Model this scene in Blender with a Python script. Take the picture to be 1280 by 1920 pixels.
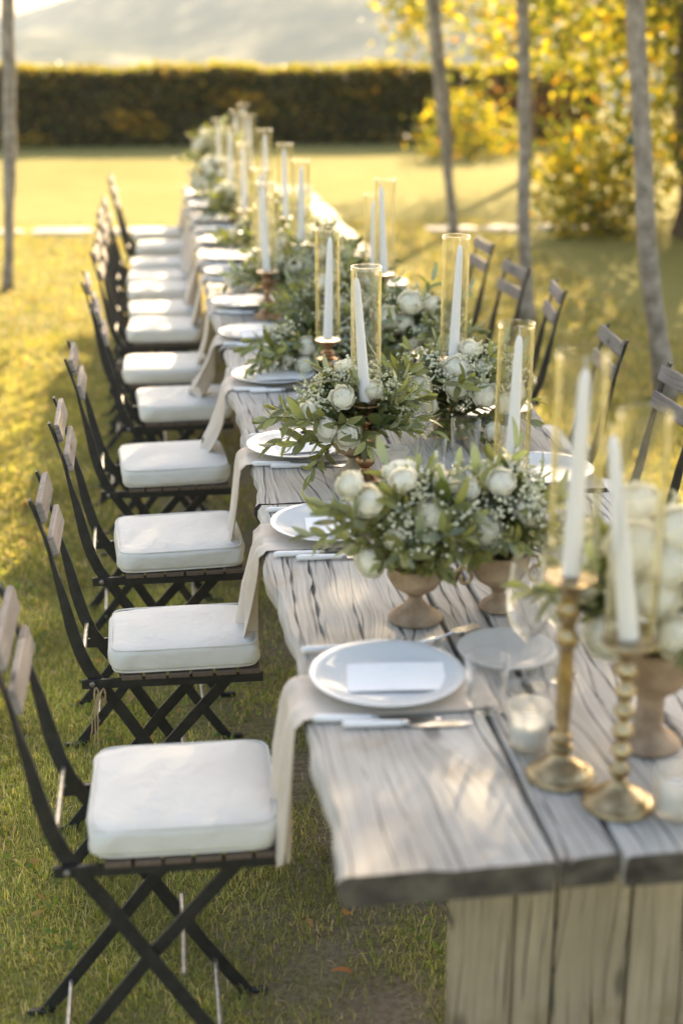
import bpy, math, random
import numpy as np
from mathutils import Vector, Matrix, Euler

for o in list(bpy.data.objects):
    bpy.data.objects.remove(o, do_unlink=True)
SC = bpy.context.scene
COL = SC.collection
R = math.radians

# ------------------------------------------------------------------ camera
cam = bpy.data.cameras.new('camera')
cam.sensor_fit = 'VERTICAL'
cam.sensor_height = 36.0
cam.sensor_width = 24.0
cam.lens = 50.0
cam.clip_start = 0.05
cam.clip_end = 6000
cam.dof.use_dof = True
cam.dof.focus_distance = 3.42
cam.dof.aperture_fstop = 1.8
cam.dof.aperture_blades = 0
CAM = bpy.data.objects.new('camera', cam)
COL.objects.link(CAM)
CAM.location = (0, 0, 1.876)
CAM.rotation_euler = (R(90 - 19.128), 0, R(-7.368))
SC.camera = CAM

# ------------------------------------------------------------------ light
SUN_AZ, SUN_EL = 24.0, 27.0          # azimuth to the right of +Y, elevation
wd = bpy.data.worlds.new('World')
SC.world = wd
wd.use_nodes = True
nt = wd.node_tree
bg = nt.nodes['Background']
sky = nt.nodes.new('ShaderNodeTexSky')
sky.sky_type = 'NISHITA'
sky.sun_disc = False
sky.sun_elevation = R(SUN_EL)
sky.sun_rotation = R(SUN_AZ)
sky.air_density = 1.0
sky.dust_density = 3.0
sky.ozone_density = 1.0
nt.links.new(sky.outputs[0], bg.inputs[0])
bg.inputs[1].default_value = 0.09
sd = Vector((math.sin(R(SUN_AZ)) * math.cos(R(SUN_EL)), math.cos(R(SUN_AZ)) * math.cos(R(SUN_EL)), math.sin(R(SUN_EL))))
sl = bpy.data.lights.new('sun', 'SUN')
sl.energy = 3.2
sl.angle = R(0.6)
sl.color = (1.0, 0.86, 0.64)
SUN = bpy.data.objects.new('sun', sl)
COL.objects.link(SUN)
SUN.rotation_euler = sd.to_track_quat('Z', 'Y').to_euler()
SUN.location = (10, 20, 12)
vs = SC.view_settings
vs.view_transform = 'Standard'
vs.look = 'None'
vs.gamma = 1.0
vs.use_curve_mapping = False
vs.exposure = 2.55
vs.use_white_balance = True
vs.white_balance_temperature = 7950
vs.white_balance_tint = 12
cy = SC.cycles
cy.max_bounces = 10
cy.transparent_max_bounces = 24
cy.transmission_bounces = 8
cy.caustics_reflective = False
cy.use_denoising = True
cy.sample_clamp_indirect = 6.0

# ------------------------------------------------------------------ helpers
rng = np.random.default_rng(7)
random.seed(7)


def mesh(name, V, F, smooth=True, sharp=None):
    me = bpy.data.meshes.new(name)
    me.from_pydata([tuple(v) for v in V], [], [tuple(f) for f in F])
    if smooth:
        me.polygons.foreach_set('use_smooth', np.ones(len(me.polygons), dtype=bool))
        if sharp:
            me.set_sharp_from_angle(angle=R(sharp))
    me.update()
    return me


def mesh_np(name, V, F, col=None, smooth=False):
    """fast mesh from an (n,3) array and an (m,k) face array, k = 3 or 4"""
    me = bpy.data.meshes.new(name)
    m, k = F.shape
    me.vertices.add(len(V))
    me.vertices.foreach_set('co', V.astype(np.float32).ravel())
    me.loops.add(m * k)
    me.loops.foreach_set('vertex_index', F.astype(np.int32).ravel())
    me.polygons.add(m)
    me.polygons.foreach_set('loop_start', np.arange(m, dtype=np.int32) * k)
    me.polygons.foreach_set('loop_total', np.full(m, k, dtype=np.int32))
    me.polygons.foreach_set('use_smooth', np.full(m, smooth, dtype=bool))
    me.update(calc_edges=True)
    if col is not None:
        a = me.color_attributes.new('col', 'FLOAT_COLOR', 'POINT')
        c = np.ones((len(V), 4), dtype=np.float32)
        c[:, :3] = col
        a.data.foreach_set('color', c.ravel())
    return me


class MB:
    def __init__(s):
        s.V, s.F = [], []

    def add(s, V, F, M=None):
        n = len(s.V)
        for v in V:
            v = Vector(v)
            s.V.append(M @ v if M else v)
        s.F += [tuple(i + n for i in f) for f in F]
        return s

    def box(s, c, d, b=0.002, M=None):
        """box with chamfered edges"""
        hx, hy, hz = d[0] / 2, d[1] / 2, d[2] / 2
        b = min(b, hx * .9, hy * .9, hz * .9)
        V, idx = [], {}
        for sx in (-1, 1):
            for sy in (-1, 1):
                for sz in (-1, 1):
                    for a in range(3):
                        p = [sx * (hx - b), sy * (hy - b), sz * (hz - b)]
                        p[a] = (sx * hx, sy * hy, sz * hz)[a]
                        idx[(sx, sy, sz, a)] = len(V)
                        V.append((c[0] + p[0], c[1] + p[1], c[2] + p[2]))
        F = []
        for a in range(3):
            o1, o2 = (a + 1) % 3, (a + 2) % 3
            for sg in (-1, 1):
                q = []
                for u, v in ((-1, -1), (1, -1), (1, 1), (-1, 1)):
                    k = [0, 0, 0]
                    k[a], k[o1], k[o2] = sg, u, v
                    q.append(idx[(k[0], k[1], k[2], a)])
                F.append(q if sg > 0 else q[::-1])
        for a in range(3):
            o1, o2 = (a + 1) % 3, (a + 2) % 3
            for u in (-1, 1):
                for v in (-1, 1):
                    def g(sg, ax):
                        k = [0, 0, 0]
                        k[a], k[o1], k[o2] = sg, u, v
                        return idx[(k[0], k[1], k[2], ax)]
                    q = [g(-1, o1), g(1, o1), g(1, o2), g(-1, o2)]
                    F.append(q if u * v < 0 else q[::-1])
        for sx in (-1, 1):
            for sy in (-1, 1):
                for sz in (-1, 1):
                    q = [idx[(sx, sy, sz, a)] for a in range(3)]
                    F.append(q if sx * sy * sz > 0 else q[::-1])
        return s.add(V, F, M)

    def lathe(s, prof, n=32, c=(0, 0, 0), ribs=None, cap=True, M=None):
        V, F = [], []
        for j, (r, z) in enumerate(prof):
            for i in range(n):
                a = 2 * math.pi * i / n
                rr = r
                if ribs and ribs[0] <= z <= ribs[1]:
                    rr = r * (1 + ribs[3] * math.cos(ribs[2] * a))
                V.append((c[0] + rr * math.cos(a), c[1] + rr * math.sin(a), c[2] + z))
        m = len(prof)
        for j in range(m - 1):
            for i in range(n):
                k = (i + 1) % n
                F.append((j * n + i, j * n + k, (j + 1) * n + k, (j + 1) * n + i))
        if cap:
            if prof[0][0] > 1e-6:
                F.append(tuple(range(n))[::-1])
            if prof[-1][0] > 1e-6:
                F.append(tuple((m - 1) * n + i for i in range(n)))
        return s.add(V, F, M)

    def tube(s, pts, rad, n=8, M=None, cap=True):
        pts = [Vector(p) for p in pts]
        if not hasattr(rad, '__len__'):
            rad = [rad] * len(pts)
        V, F = [], []
        up = Vector((0.13, 0.21, 0.97))
        for i, p in enumerate(pts):
            t = (pts[min(i + 1, len(pts) - 1)] - pts[max(i - 1, 0)]).normalized()
            if abs(t.dot(up)) > .95:
                up = Vector((0.97, 0.1, 0.2))
            a = t.cross(up).normalized()
            b = t.cross(a)
            up = -b if abs(b.dot(t)) < .5 else up
            up = a.cross(t) * -1 if False else up
            for k in range(n):
                w = 2 * math.pi * k / n
                V.append(p + (a * math.cos(w) + b * math.sin(w)) * rad[i])
        for j in range(len(pts) - 1):
            for i in range(n):
                k = (i + 1) % n
                F.append((j * n + i, (j + 1) * n + i, (j + 1) * n + k, j * n + k))
        if cap:
            F.append(tuple(range(n)))
            F.append(tuple((len(pts) - 1) * n + i for i in range(n))[::-1])
        return s.add(V, F, M)

    def bar(s, pts, y, w, t, M=None):
        """flat bar following (x,z) points in the plane y; w = width in that plane, t = thickness along y"""
        n = len(pts)
        V, F = [], []
        for i, (x, z) in enumerate(pts):
            x0, z0 = pts[max(i - 1, 0)]
            x1, z1 = pts[min(i + 1, n - 1)]
            d = Vector((x1 - x0, z1 - z0)).normalized()
            nx, nz = -d.y, d.x
            ww = (w[i] if hasattr(w, '__len__') else w) / 2
            tt = (t[i] if hasattr(t, '__len__') else t) / 2
            for a, b in ((-1, -1), (1, -1), (1, 1), (-1, 1)):
                V.append((x + nx * ww * a, y + tt * b, z + nz * ww * a))
        for i in range(n - 1):
            for k in range(4):
                l = (k + 1) % 4
                F.append((i * 4 + k, (i + 1) * 4 + k, (i + 1) * 4 + l, i * 4 + l))
        F.append((0, 1, 2, 3))
        F.append(tuple((n - 1) * 4 + k for k in (3, 2, 1, 0)))
        return s.add(V, F, M)

    def grid(s, fn, nu, nv, M=None):
        V = [fn(i / (nu - 1), j / (nv - 1)) for i in range(nu) for j in range(nv)]
        F = [(i * nv + j, (i + 1) * nv + j, (i + 1) * nv + j + 1, i * nv + j + 1) for i in range(nu - 1) for j in range(nv - 1)]
        return s.add(V, F, M)

    def me(s, name, smooth=True, sharp=35):
        return mesh(name, s.V, s.F, smooth, sharp)


def obj(name, me, mat=None, parent=None, loc=None, M=None):
    o = bpy.data.objects.new(name, me)
    COL.objects.link(o)
    if mat is not None and me is not None and len(me.materials) == 0:
        me.materials.append(mat)
    if parent is not None:
        o.parent = parent
    if M is not None:
        o.matrix_basis = M
    elif loc is not None:
        o.location = loc
    return o


def tag(o, label=None, cat=None, group=None, kind=None):
    if label:
        o['label'] = label
    if cat:
        o['category'] = cat
    if group:
        o['group'] = group
    if kind:
        o['kind'] = kind
    return o


def thing(name, label, cat, loc=(0, 0, 0), rz=0.0, group=None):
    o = bpy.data.objects.new(name, None)
    COL.objects.link(o)
    o.empty_display_size = .1
    o.location = loc
    o.rotation_euler = (0, 0, rz)
    return tag(o, label, cat, group)


ORD = ['first', 'second', 'third', 'fourth', 'fifth', 'sixth', 'seventh', 'eighth', 'ninth', 'tenth', 'eleventh', 'twelfth', 'thirteenth']

# ------------------------------------------------------------------ materials


class NT:
    def __init__(s, name):
        s.m = bpy.data.materials.new(name)
        s.m.use_nodes = True
        s.t = s.m.node_tree
        s.b = s.t.nodes['Principled BSDF']
        s.out = s.t.nodes['Material Output']

    def n(s, kind, **kw):
        nd = s.t.nodes.new('ShaderNode' + kind)
        for k, v in kw.items():
            if k.startswith('i_'):
                key = k[2:]
                key = int(key) if key.isdigit() else key
                nd.inputs[key].default_value = v
            else:
                setattr(nd, k, v)
        return nd

    def l(s, a, b):
        s.t.links.new(a, b)

    def math(s, op, a, b=None, c=None, clamp=False):
        nd = s.n('Math', operation=op)
        nd.use_clamp = clamp
        for i, v in enumerate((a, b, c)):
            if v is None:
                continue
            if isinstance(v, (int, float)):
                nd.inputs[i].default_value = v
            else:
                s.l(v, nd.inputs[i])
        return nd.outputs[0]

    def ramp(s, fac, stops, interp='LINEAR'):
        nd = s.n('ValToRGB')
        nd.color_ramp.interpolation = interp
        e = nd.color_ramp.elements
        while len(e) < len(stops):
            e.new(.5)
        for i, (p, c) in enumerate(stops):
            e[i].position = p
            e[i].color = (c, c, c, 1) if isinstance(c, (int, float)) else (*c, 1)
        s.l(fac, nd.inputs[0])
        return nd.outputs[0]

    def mix(s, fac, a, b, blend='MIX'):
        nd = s.n('Mix', data_type='RGBA', blend_type=blend)
        for sock, v in ((nd.inputs[0], fac), (nd.inputs[6], a), (nd.inputs[7], b)):
            if isinstance(v, (int, float)):
                sock.default_value = v
            elif isinstance(v, tuple):
                sock.default_value = (*v, 1)
            else:
                s.l(v, sock)
        return nd.outputs[2]

    def noise(s, vec=None, scale=5, detail=3, rough=.5, dist=0.0):
        nd = s.n('TexNoise')
        nd.inputs['Scale'].default_value = scale
        nd.inputs['Detail'].default_value = detail
        nd.inputs['Roughness'].default_value = rough
        nd.inputs['Distortion'].default_value = dist
        if vec is not None:
            s.l(vec, nd.inputs['Vector'])
        return nd.outputs[0]

    def bump(s, h, strength=.3, dist=.01):
        nd = s.n('Bump')
        nd.inputs['Strength'].default_value = strength
        nd.inputs['Distance'].default_value = dist
        s.l(h, nd.inputs['Height'])
        s.l(nd.outputs[0], s.b.inputs['Normal'])


def simple(name, c1, c2, scale=20, rough=.6, metal=0, bump=.15, bscale=None, bdist=.004, detail=4, rrange=None, spec=None):
    t = NT(name)
    tc = t.n('TexCoord').outputs['Object']
    nz = t.noise(tc, scale, detail, .55)
    col = t.ramp(nz, [(.32, c1), (.68, c2)])
    t.l(col, t.b.inputs['Base Color'])
    t.b.inputs['Metallic'].default_value = metal
    t.b.inputs['Roughness'].default_value = rough
    if spec is not None:
        t.b.inputs['Specular IOR Level'].default_value = spec
    if rrange:
        t.l(t.ramp(t.noise(tc, scale * 2.3, 4, .6), [(.3, rrange[0]), (.7, rrange[1])]), t.b.inputs['Roughness'])
    if bump:
        t.bump(t.noise(tc, bscale or scale * 3, 5, .6), bump, bdist)
    return t.m


def leafmat(name, tint=(1, 1, 1), trans=.45, rough=.5, attr=True, base=None, var=.25, tcol=None, under=None):
    t = NT(name)
    if attr:
        c = t.n('VertexColor', layer_name='col').outputs[0]
    else:
        oi = t.n('ObjectInfo').outputs['Random']
        c = t.ramp(oi, [(0, tuple(x * (1 - var) for x in base)), (1, tuple(min(1, x * (1 + var)) for x in base))])
    if under:
        c = t.mix(t.n('NewGeometry').outputs['Backfacing'], c, under)
    t.l(c, t.b.inputs['Base Color'])
    t.b.inputs['Roughness'].default_value = rough
    t.b.inputs['Specular IOR Level'].default_value = .35
    tr = t.n('BsdfTranslucent')
    c2 = t.mix(1.0, c, tcol or (1.0, .95, .45), 'MULTIPLY')
    c3 = t.mix(1.0, c2, c2, 'ADD')
    t.l(c3, tr.inputs[0])
    mx = t.n('MixShader')
    mx.inputs[0].default_value = trans
    t.l(t.b.outputs[0], mx.inputs[1])
    t.l(tr.outputs[0], mx.inputs[2])
    t.l(mx.outputs[0], t.out.inputs[0])
    return t.m


def woodmat(name, light, mid, dark, scale=1.0, rough=.75, stain=None, bend=.06, knot=.06):
    """weathered boards whose grain runs along local Y, bending round knots"""
    t = NT(name)
    tc = t.n('TexCoord').outputs['Object']
    oi = t.n('ObjectInfo').outputs['Random']
    off = t.n('CombineXYZ')
    t.l(t.math('MULTIPLY', oi, 37.0), off.inputs[0])
    t.l(t.math('MULTIPLY', oi, 91.0), off.inputs[1])
    va = t.n('VectorMath', operation='ADD')
    t.l(tc, va.inputs[0])
    t.l(off.outputs[0], va.inputs[1])
    sx = t.n('SeparateXYZ')
    t.l(va.outputs[0], sx.inputs[0])
    X, Y, Z = sx.outputs
    if scale != 1:
        X, Y, Z = (t.math('MULTIPLY', q, scale) for q in (X, Y, Z))

    def vec(a, b, c=0.0):
        n = t.n('CombineXYZ')
        for i, v in enumerate((a, b, c)):
            if isinstance(v, (int, float)):
                n.inputs[i].default_value = v
            else:
                t.l(v, n.inputs[i])
        return n.outputs[0]
    # slow bend of the grain
    w = t.noise(vec(t.math('MULTIPLY', X, 2.2), t.math('MULTIPLY', Y, 1.7)), 1.0, 2, .5)
    g = t.math('ADD', X, t.math('MULTIPLY', t.math('SUBTRACT', w, .5), bend))
    # knots
    vo = t.n('TexVoronoi', voronoi_dimensions='2D')
    vo.inputs['Scale'].default_value = 1.0
    t.l(vec(t.math('MULTIPLY', X, 4.0), t.math('MULTIPLY', Y, 1.9)), vo.inputs['Vector'])
    kd = vo.outputs['Distance']
    kb = t.math('POWER', t.math('SUBTRACT', 1.0, t.math('MULTIPLY', kd, 2.1), clamp=True), 2.0)
    g = t.math('ADD', g, t.math('MULTIPLY', kb, knot))
    # fine, broad and crack layers
    g1 = t.noise(vec(t.math('MULTIPLY', g, 120.0), t.math('MULTIPLY', Y, 2.0)), 1.0, 4, .6)
    g2 = t.noise(vec(t.math('MULTIPLY', g, 24.0), t.math('MULTIPLY', Y, 1.1)), 1.0, 3, .55)
    def lines(N, jit, k, lo, wmax, seed):
        ph = t.math('ADD', t.math('MULTIPLY', g, N), t.math('MULTIPLY', t.noise(vec(t.math('MULTIPLY', g, N * .16), t.math('MULTIPLY', Y, k), seed), 1.0, 2, .5), jit))
        d = t.math('ABSOLUTE', t.math('SUBTRACT', t.math('FRACT', ph), .5))
        ms = t.noise(vec(t.math('MULTIPLY', t.math('FLOOR', ph), 7.31), t.math('MULTIPLY', Y, 2.6), seed + 2.0), 1.0, 3, .6)
        wd = t.math('ADD', t.math('MULTIPLY', t.math('SUBTRACT', ms, lo, clamp=True), wmax), .0001)
        return t.math('SUBTRACT', 1.0, t.math('DIVIDE', d, wd), clamp=True)
    patch = t.ramp(t.noise(vec(t.math('MULTIPLY', X, 7.0), t.math('MULTIPLY', Y, 2.4), 9.0), 1.0, 3, .6), [(.40, .12), (.62, 1.0)])
    crack = t.math('POWER', lines(41.0, 6.0, .8, .45, .48, 1.0), .6)
    mid2 = t.math('MULTIPLY', lines(88.0, 6.0, 1.0, .45, .55, 3.0), patch)
    crack = t.math('MAXIMUM', crack, t.math('MULTIPLY', mid2, .85))
    fine = t.math('MULTIPLY', lines(240.0, 6.0, 1.6, .42, 1.1, 5.0), patch)
    blot = t.noise(vec(t.math('MULTIPLY', X, 3.0), t.math('MULTIPLY', Y, 2.0), Z), 1.0, 4, .6)
    tone = t.math('ADD', t.math('MULTIPLY', g1, .72), t.math('MULTIPLY', g2, .28))
    c = t.ramp(tone, [(.34, mid), (.46, tuple((a + 2 * b) / 3 for a, b in zip(mid, light))), (.58, light)])
    c = t.mix(t.ramp(blot, [(.34, .75), (.60, 0.0)]), c, mid)
    if stain:
        c = t.mix(t.ramp(t.noise(tc, 5.0, 4, .65), [(.55, 0.0), (.72, .75)]), c, stain)
    kn = t.ramp(kd, [(.03, .8), (.075, 0.0)])
    c = t.mix(kn, c, tuple(x * .45 for x in mid))
    c = t.mix(t.math('MULTIPLY', fine, .6), c, tuple(x * .45 for x in mid))
    c = t.mix(t.math('MULTIPLY', crack, .95), c, dark)
    t.l(c, t.b.inputs['Base Color'])
    t.b.inputs['Roughness'].default_value = rough
    t.b.inputs['Specular IOR Level'].default_value = .25
    h = t.math('SUBTRACT', t.math('SUBTRACT', t.math('MULTIPLY', tone, .3), t.math('MULTIPLY', fine, .15)), t.math('MULTIPLY', crack, .9))
    t.bump(h, .75, .006)
    return t.m


def glassmat(name, tint=(1, 1, 1), edge=(.8, .66, .36), rough=.02, frost=0.0, refl=1.0):
    t = NT(name)
    lw = t.n('LayerWeight')
    lw.inputs['Blend'].default_value = .5
    tr = t.n('BsdfTransparent')
    t.l(t.ramp(lw.outputs['Facing'], [(.40, tint), (.72, edge), (1.0, tuple(x * x for x in edge))]), tr.inputs[0])
    gl = t.n('BsdfGlossy')
    gl.inputs['Roughness'].default_value = rough
    fc = t.n('LayerWeight')
    fc.inputs['Blend'].default_value = .5
    fr = t.math('ADD', t.math('MULTIPLY', t.math('POWER', fc.outputs['Facing'], 3.6), .85), .05)
    mx = t.n('MixShader')
    t.l(t.math('MULTIPLY', fr, refl, clamp=True), mx.inputs[0])
    t.l(tr.outputs[0], mx.inputs[1])
    t.l(gl.outputs[0], mx.inputs[2])
    last = mx.outputs[0]
    if frost:
        df = t.n('BsdfDiffuse')
        df.inputs[0].default_value = (.85, .84, .80, 1)
        tl = t.n('BsdfTranslucent')
        tl.inputs[0].default_value = (.85, .84, .80, 1)
        m2 = t.n('MixShader')
        m2.inputs[0].default_value = .5
        t.l(df.outputs[0], m2.inputs[1])
        t.l(tl.outputs[0], m2.inputs[2])
        m3 = t.n('MixShader')
        m3.inputs[0].default_value = frost
        t.l(last, m3.inputs[1])
        t.l(m2.outputs[0], m3.inputs[2])
        last = m3.outputs[0]
    t.l(last, t.out.inputs[0])
    return t.m


def realglass(name, color):
    t = NT(name)
    g = t.n('BsdfGlass')
    g.inputs['Color'].default_value = (*color, 1)
    g.inputs['Roughness'].default_value = 0.0
    g.inputs['IOR'].default_value = 1.46
    # thin wall: straight through where it faces the ray, refracting towards the silhouette
    lw = t.n('LayerWeight')
    lw.inputs['Blend'].default_value = .5
    tr = t.n('BsdfTransparent')
    tr.inputs[0].default_value = (*[x ** .5 for x in color], 1)
    mx = t.n('MixShader')
    t.l(t.ramp(lw.outputs['Facing'], [(.34, .10), (.88, 1.0)]), mx.inputs[0])
    t.l(tr.outputs[0], mx.inputs[1])
    t.l(g.outputs[0], mx.inputs[2])
    t.l(mx.outputs[0], t.out.inputs[0])
    return t.m


M = {}
M['table'] = woodmat('weathered_table_wood', (.555, .53, .48), (.31, .29, .255), (.022, .02, .018), stain=(.36, .29, .21))
M['endgrain_shaded'] = simple('end_grain_shaded', (.03, .025, .02), (.13, .112, .09), 22, .9, 0, .6, 60, .006)  # end grain, its colour taken darker still to carry the front face's shade
M['pedestal'] = woodmat('pedestal_wood', (.46, .385, .265), (.27, .22, .145), (.03, .025, .02), stain=(.24, .17, .09), bend=.012, knot=.012)
M['chairwood'] = woodmat('chair_slat_wood', (.36, .31, .27), (.21, .18, .15), (.05, .04, .03), scale=1.6)
M['seatslat'] = simple('seat_slat_wood', (.10, .07, .05), (.17, .12, .09), 30, .7)
M['iron'] = simple('black_iron', (.012, .011, .010), (.030, .027, .024), 40, .5, 0.0, .25, 120, .0015, rrange=(.38, .65))
M['steel'] = simple('bare_steel', (.22, .21, .19), (.40, .385, .35), 60, .4, .9)
M['linen'] = None
M['candle'] = None
M['brass'] = simple('aged_brass', (.22, .155, .08), (.56, .44, .26), 26, .3, 1.0, .12, 60, .002, rrange=(.22, .48))
M['copper'] = simple('aged_bronze', (.24, .13, .06), (.50, .31, .17), 30, .32, 1.0, .12, 60, .002, rrange=(.22, .5))
M['urn'] = simple('weathered_terracotta', (.23, .15, .09), (.44, .315, .205), 24, .85, 0, .4, 70, .004)
M['urnpale'] = simple('pale_stoneware', (.36, .29, .19), (.52, .44, .32), 30, .85, 0, .3, 80, .003)
M['porcelain'] = simple('white_porcelain', (.60, .625, .62), (.65, .67, .665), 8, .18, 0, 0, rrange=(.12, .22))
M['paper'] = simple('white_paper', (.83, .83, .81), (.86, .86, .85), 60, .85, 0, .1, 300, .0004)
M['handle'] = simple('pearl_handle', (.78, .77, .74), (.84, .83, .81), 40, .3, 0, 0)
M['cutsteel'] = simple('cutlery_steel', (.55, .55, .54), (.62, .62, .61), 30, .2, 1.0, 0)
M['glass'] = realglass('hurricane_glass', (.999, .996, .985))
M['clear'] = realglass('clear_glass', (.985, .995, 1.0))
M['bread'] = glassmat('pale_glass_plate', (.93, .95, .95), (.80, .84, .85), .05, .72)
M['votive'] = glassmat('pressed_glass', (.95, .95, .93), (.82, .80, .74), .12, .30)
M['twine'] = simple('jute_twine', (.30, .20, .10), (.48, .36, .20), 200, .9)
M['stem'] = simple('green_stem', (.07, .10, .03), (.14, .17, .06), 50, .6)
M['olive'] = leafmat('olive_leaf', attr=False, base=(.20, .20, .075), var=.55, trans=.18, rough=.42, under=(.30, .32, .21), tcol=(.9, 1.0, .4))
M['olivejoin'] = leafmat('olive_leaf_joined', attr=True, trans=.22, rough=.42, tcol=(.9, 1.0, .4))
M['broad'] = leafmat('broad_leaf', attr=False, base=(.07, .085, .024), var=.6, trans=.2, rough=.38, tcol=(.9, 1.0, .3))
M['tree'] = leafmat('tree_leaf', trans=.5, rough=.5)
M['hedge'] = leafmat('hedge_leaf', trans=.4, rough=.45)
M['grass'] = leafmat('grass_blade', trans=.45, rough=.55, tcol=(1.0, .95, .40))
M['litter'] = leafmat('dry_leaf', trans=.2, rough=.8)
M['bark'] = simple('grey_bark', (.17, .145, .12), (.38, .34, .30), 14, .9, 0, .8, 40, .012)
M['barkdark'] = simple('brown_bark', (.07, .05, .035), (.20, .15, .11), 12, .9, 0, .8, 35, .015)
M['stone'] = simple('pale_stone', (.40, .36, .30), (.58, .54, .47), 9, .9, 0, .4, 40, .006)
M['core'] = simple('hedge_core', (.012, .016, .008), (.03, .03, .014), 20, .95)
M['teal'] = simple('teal_glaze', (.005, .06, .06), (.01, .10, .09), 15, .4)


def clothmat(name, c1, c2, weave, wr, ws, sub=False):
    t = NT(name)
    tc = t.n('TexCoord').outputs['Object']
    t.l(t.ramp(t.noise(tc, 7, 4, .6), [(.3, c1), (.7, c2)]), t.b.inputs['Base Color'])
    t.b.inputs['Roughness'].default_value = .9
    t.b.inputs['Specular IOR Level'].default_value = .15
    t.b.inputs['Sheen Weight'].default_value = .15
    w1 = t.noise(tc, ws, 3, .55, .6)
    mp = t.n('Mapping')
    mp.inputs['Scale'].default_value = (1, 1, 1)
    t.l(tc, mp.inputs[0])
    w2 = t.noise(mp.outputs[0], weave, 2, .5)
    t.bump(t.math('ADD', t.math('MULTIPLY', w1, wr), t.math('MULTIPLY', w2, .06)), .5, .012)
    return t.m


M['cushion'] = clothmat('cream_canvas', (.66, .64, .58), (.72, .70, .645), 420, .9, 22)
M['linen'] = clothmat('beige_linen', (.56, .475, .39), (.66, .575, .485), 500, .25, 25)


def waxmat():
    t = NT('white_wax')
    t.b.inputs['Base Color'].default_value = (.82, .81, .80, 1)
    t.b.inputs['Roughness'].default_value = .42
    t.b.inputs['Subsurface Weight'].default_value = .0
    return t.m


M['candle'] = waxmat()


def petalmat(name, c1, c2, green):
    t = NT(name)
    tc = t.n('TexCoord').outputs['Object']
    ln = t.n('VectorMath', operation='LENGTH')
    t.l(tc, ln.inputs[0])
    oi = t.n('ObjectInfo').outputs['Random']
    c = t.mix(oi, c1, c2)
    c = t.mix(t.ramp(t.noise(tc, 60, 3, .5), [(.35, .25), (.65, 0.0)]), c, green)
    t.l(c, t.b.inputs['Base Color'])
    t.b.inputs['Roughness'].default_value = .6
    t.b.inputs['Specular IOR Level'].default_value = .2
    tr = t.n('BsdfTranslucent')
    t.l(c, tr.inputs[0])
    mx = t.n('MixShader')
    mx.inputs[0].default_value = .22
    t.l(t.b.outputs[0], mx.inputs[1])
    t.l(tr.outputs[0], mx.inputs[2])
    t.l(mx.outputs[0], t.out.inputs[0])
    return t.m


M['petal'] = petalmat('cream_petal', (.93, .89, .74), (.94, .91, .80), (.90, .86, .66))
M['filler'] = petalmat('waxflower', (.86, .84, .68), (.78, .77, .55), (.58, .60, .30))


# ------------------------------------------------------------------ ground
def groundmat():
    t = NT('lawn_ground')
    tc = t.n('TexCoord').outputs['Object']
    big = t.noise(tc, .45, 4, .6)
    med = t.noise(tc, 3.1, 5, .65)
    fin = t.noise(tc, 60, 5, .7)
    mot = t.noise(tc, 22, 4, .7)
    g = t.ramp(fin, [(.3, (.125, .12, .038)), (.52, (.235, .215, .075)), (.75, (.35, .31, .13))])
    dry = t.ramp(fin, [(.3, (.17, .125, .08)), (.6, (.34, .27, .18)), (.8, (.48, .39, .27))])
    sx = t.n('SeparateXYZ')
    t.l(tc, sx.inputs[0])
    # trodden soil: close to the table and scattered elsewhere
    near = t.math('SUBTRACT', 1.0, t.math('MULTIPLY', t.math('ABSOLUTE', t.math('SUBTRACT', sx.outputs[0], .42)), 1.35), clamp=True)
    lim = t.math('SUBTRACT', 14.0, sx.outputs[1], clamp=True)
    mask = t.math('ADD', t.math('MULTIPLY', t.math('MULTIPLY', near, lim), .34), t.math('SUBTRACT', t.math('ADD', t.math('MULTIPLY', med, .75), t.math('MULTIPLY', mot, .35)), .28))
    c = t.mix(t.ramp(mask, [(.38, 0.0), (.56, 1.0)]), g, dry)
    far = t.math('DIVIDE', t.math('SUBTRACT', sx.outputs[1], 7.0), 6.0, clamp=True)
    lawn = t.ramp(t.math('ADD', t.math('MULTIPLY', big, .4), t.math('ADD', t.math('MULTIPLY', med, .3), t.math('MULTIPLY', fin, .3))), [(.36, (.22, .20, .065)), (.62, (.30, .27, .105))])
    c = t.mix(far, c, lawn)
    t.l(c, t.b.inputs['Base Color'])
    t.b.inputs['Roughness'].default_value = .95
    t.b.inputs['Specular IOR Level'].default_value = .05
    t.bump(t.math('ADD', fin, t.math('MULTIPLY', mot, .8)), .6, .03)
    return t.m


def ground_z(x, y):
    z = 0.012 * math.sin(x * 1.7 + 1) * math.sin(y * 1.3) if 0 < y < 24 and abs(x) < 20 else 0
    z = 0
    if y > 26:
        s = min(1, (y - 26) / 190)
        z -= 46 * s * s * (3 - 2 * s)
        z -= 38 * min(1, max(0, (y - 216) / 300))
    return z


xs = sorted(set([-1600, -900, -500, -300, -180, -100, -60, -40, -25, -15, -9, -5, -3, -1.5, 0, 1, 2, 3, 5, 8, 12, 18, 26, 40, 60, 100, 180, 300, 500, 900, 1600]))
ys = sorted(set([-300, -150, -60, -25, -10, -4, 0, 1, 2, 3, 4, 6, 8, 10, 13, 16, 20, 24, 26, 28, 31, 35, 40, 48, 58, 70, 85, 100, 120, 140, 160, 180, 200, 216, 300, 500, 800, 1300, 1900, 2500]))
V = [(x, y, ground_z(x, y)) for x in xs for y in ys]
ny = len(ys)
F = [(i * ny + j, (i + 1) * ny + j, (i + 1) * ny + j + 1, i * ny + j + 1) for i in range(len(xs) - 1) for j in range(ny - 1)]
tag(obj('lawn', mesh('lawn', V, F), groundmat()), 'sunlit lawn of short yellow green grass', 'lawn', kind='structure')


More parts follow.
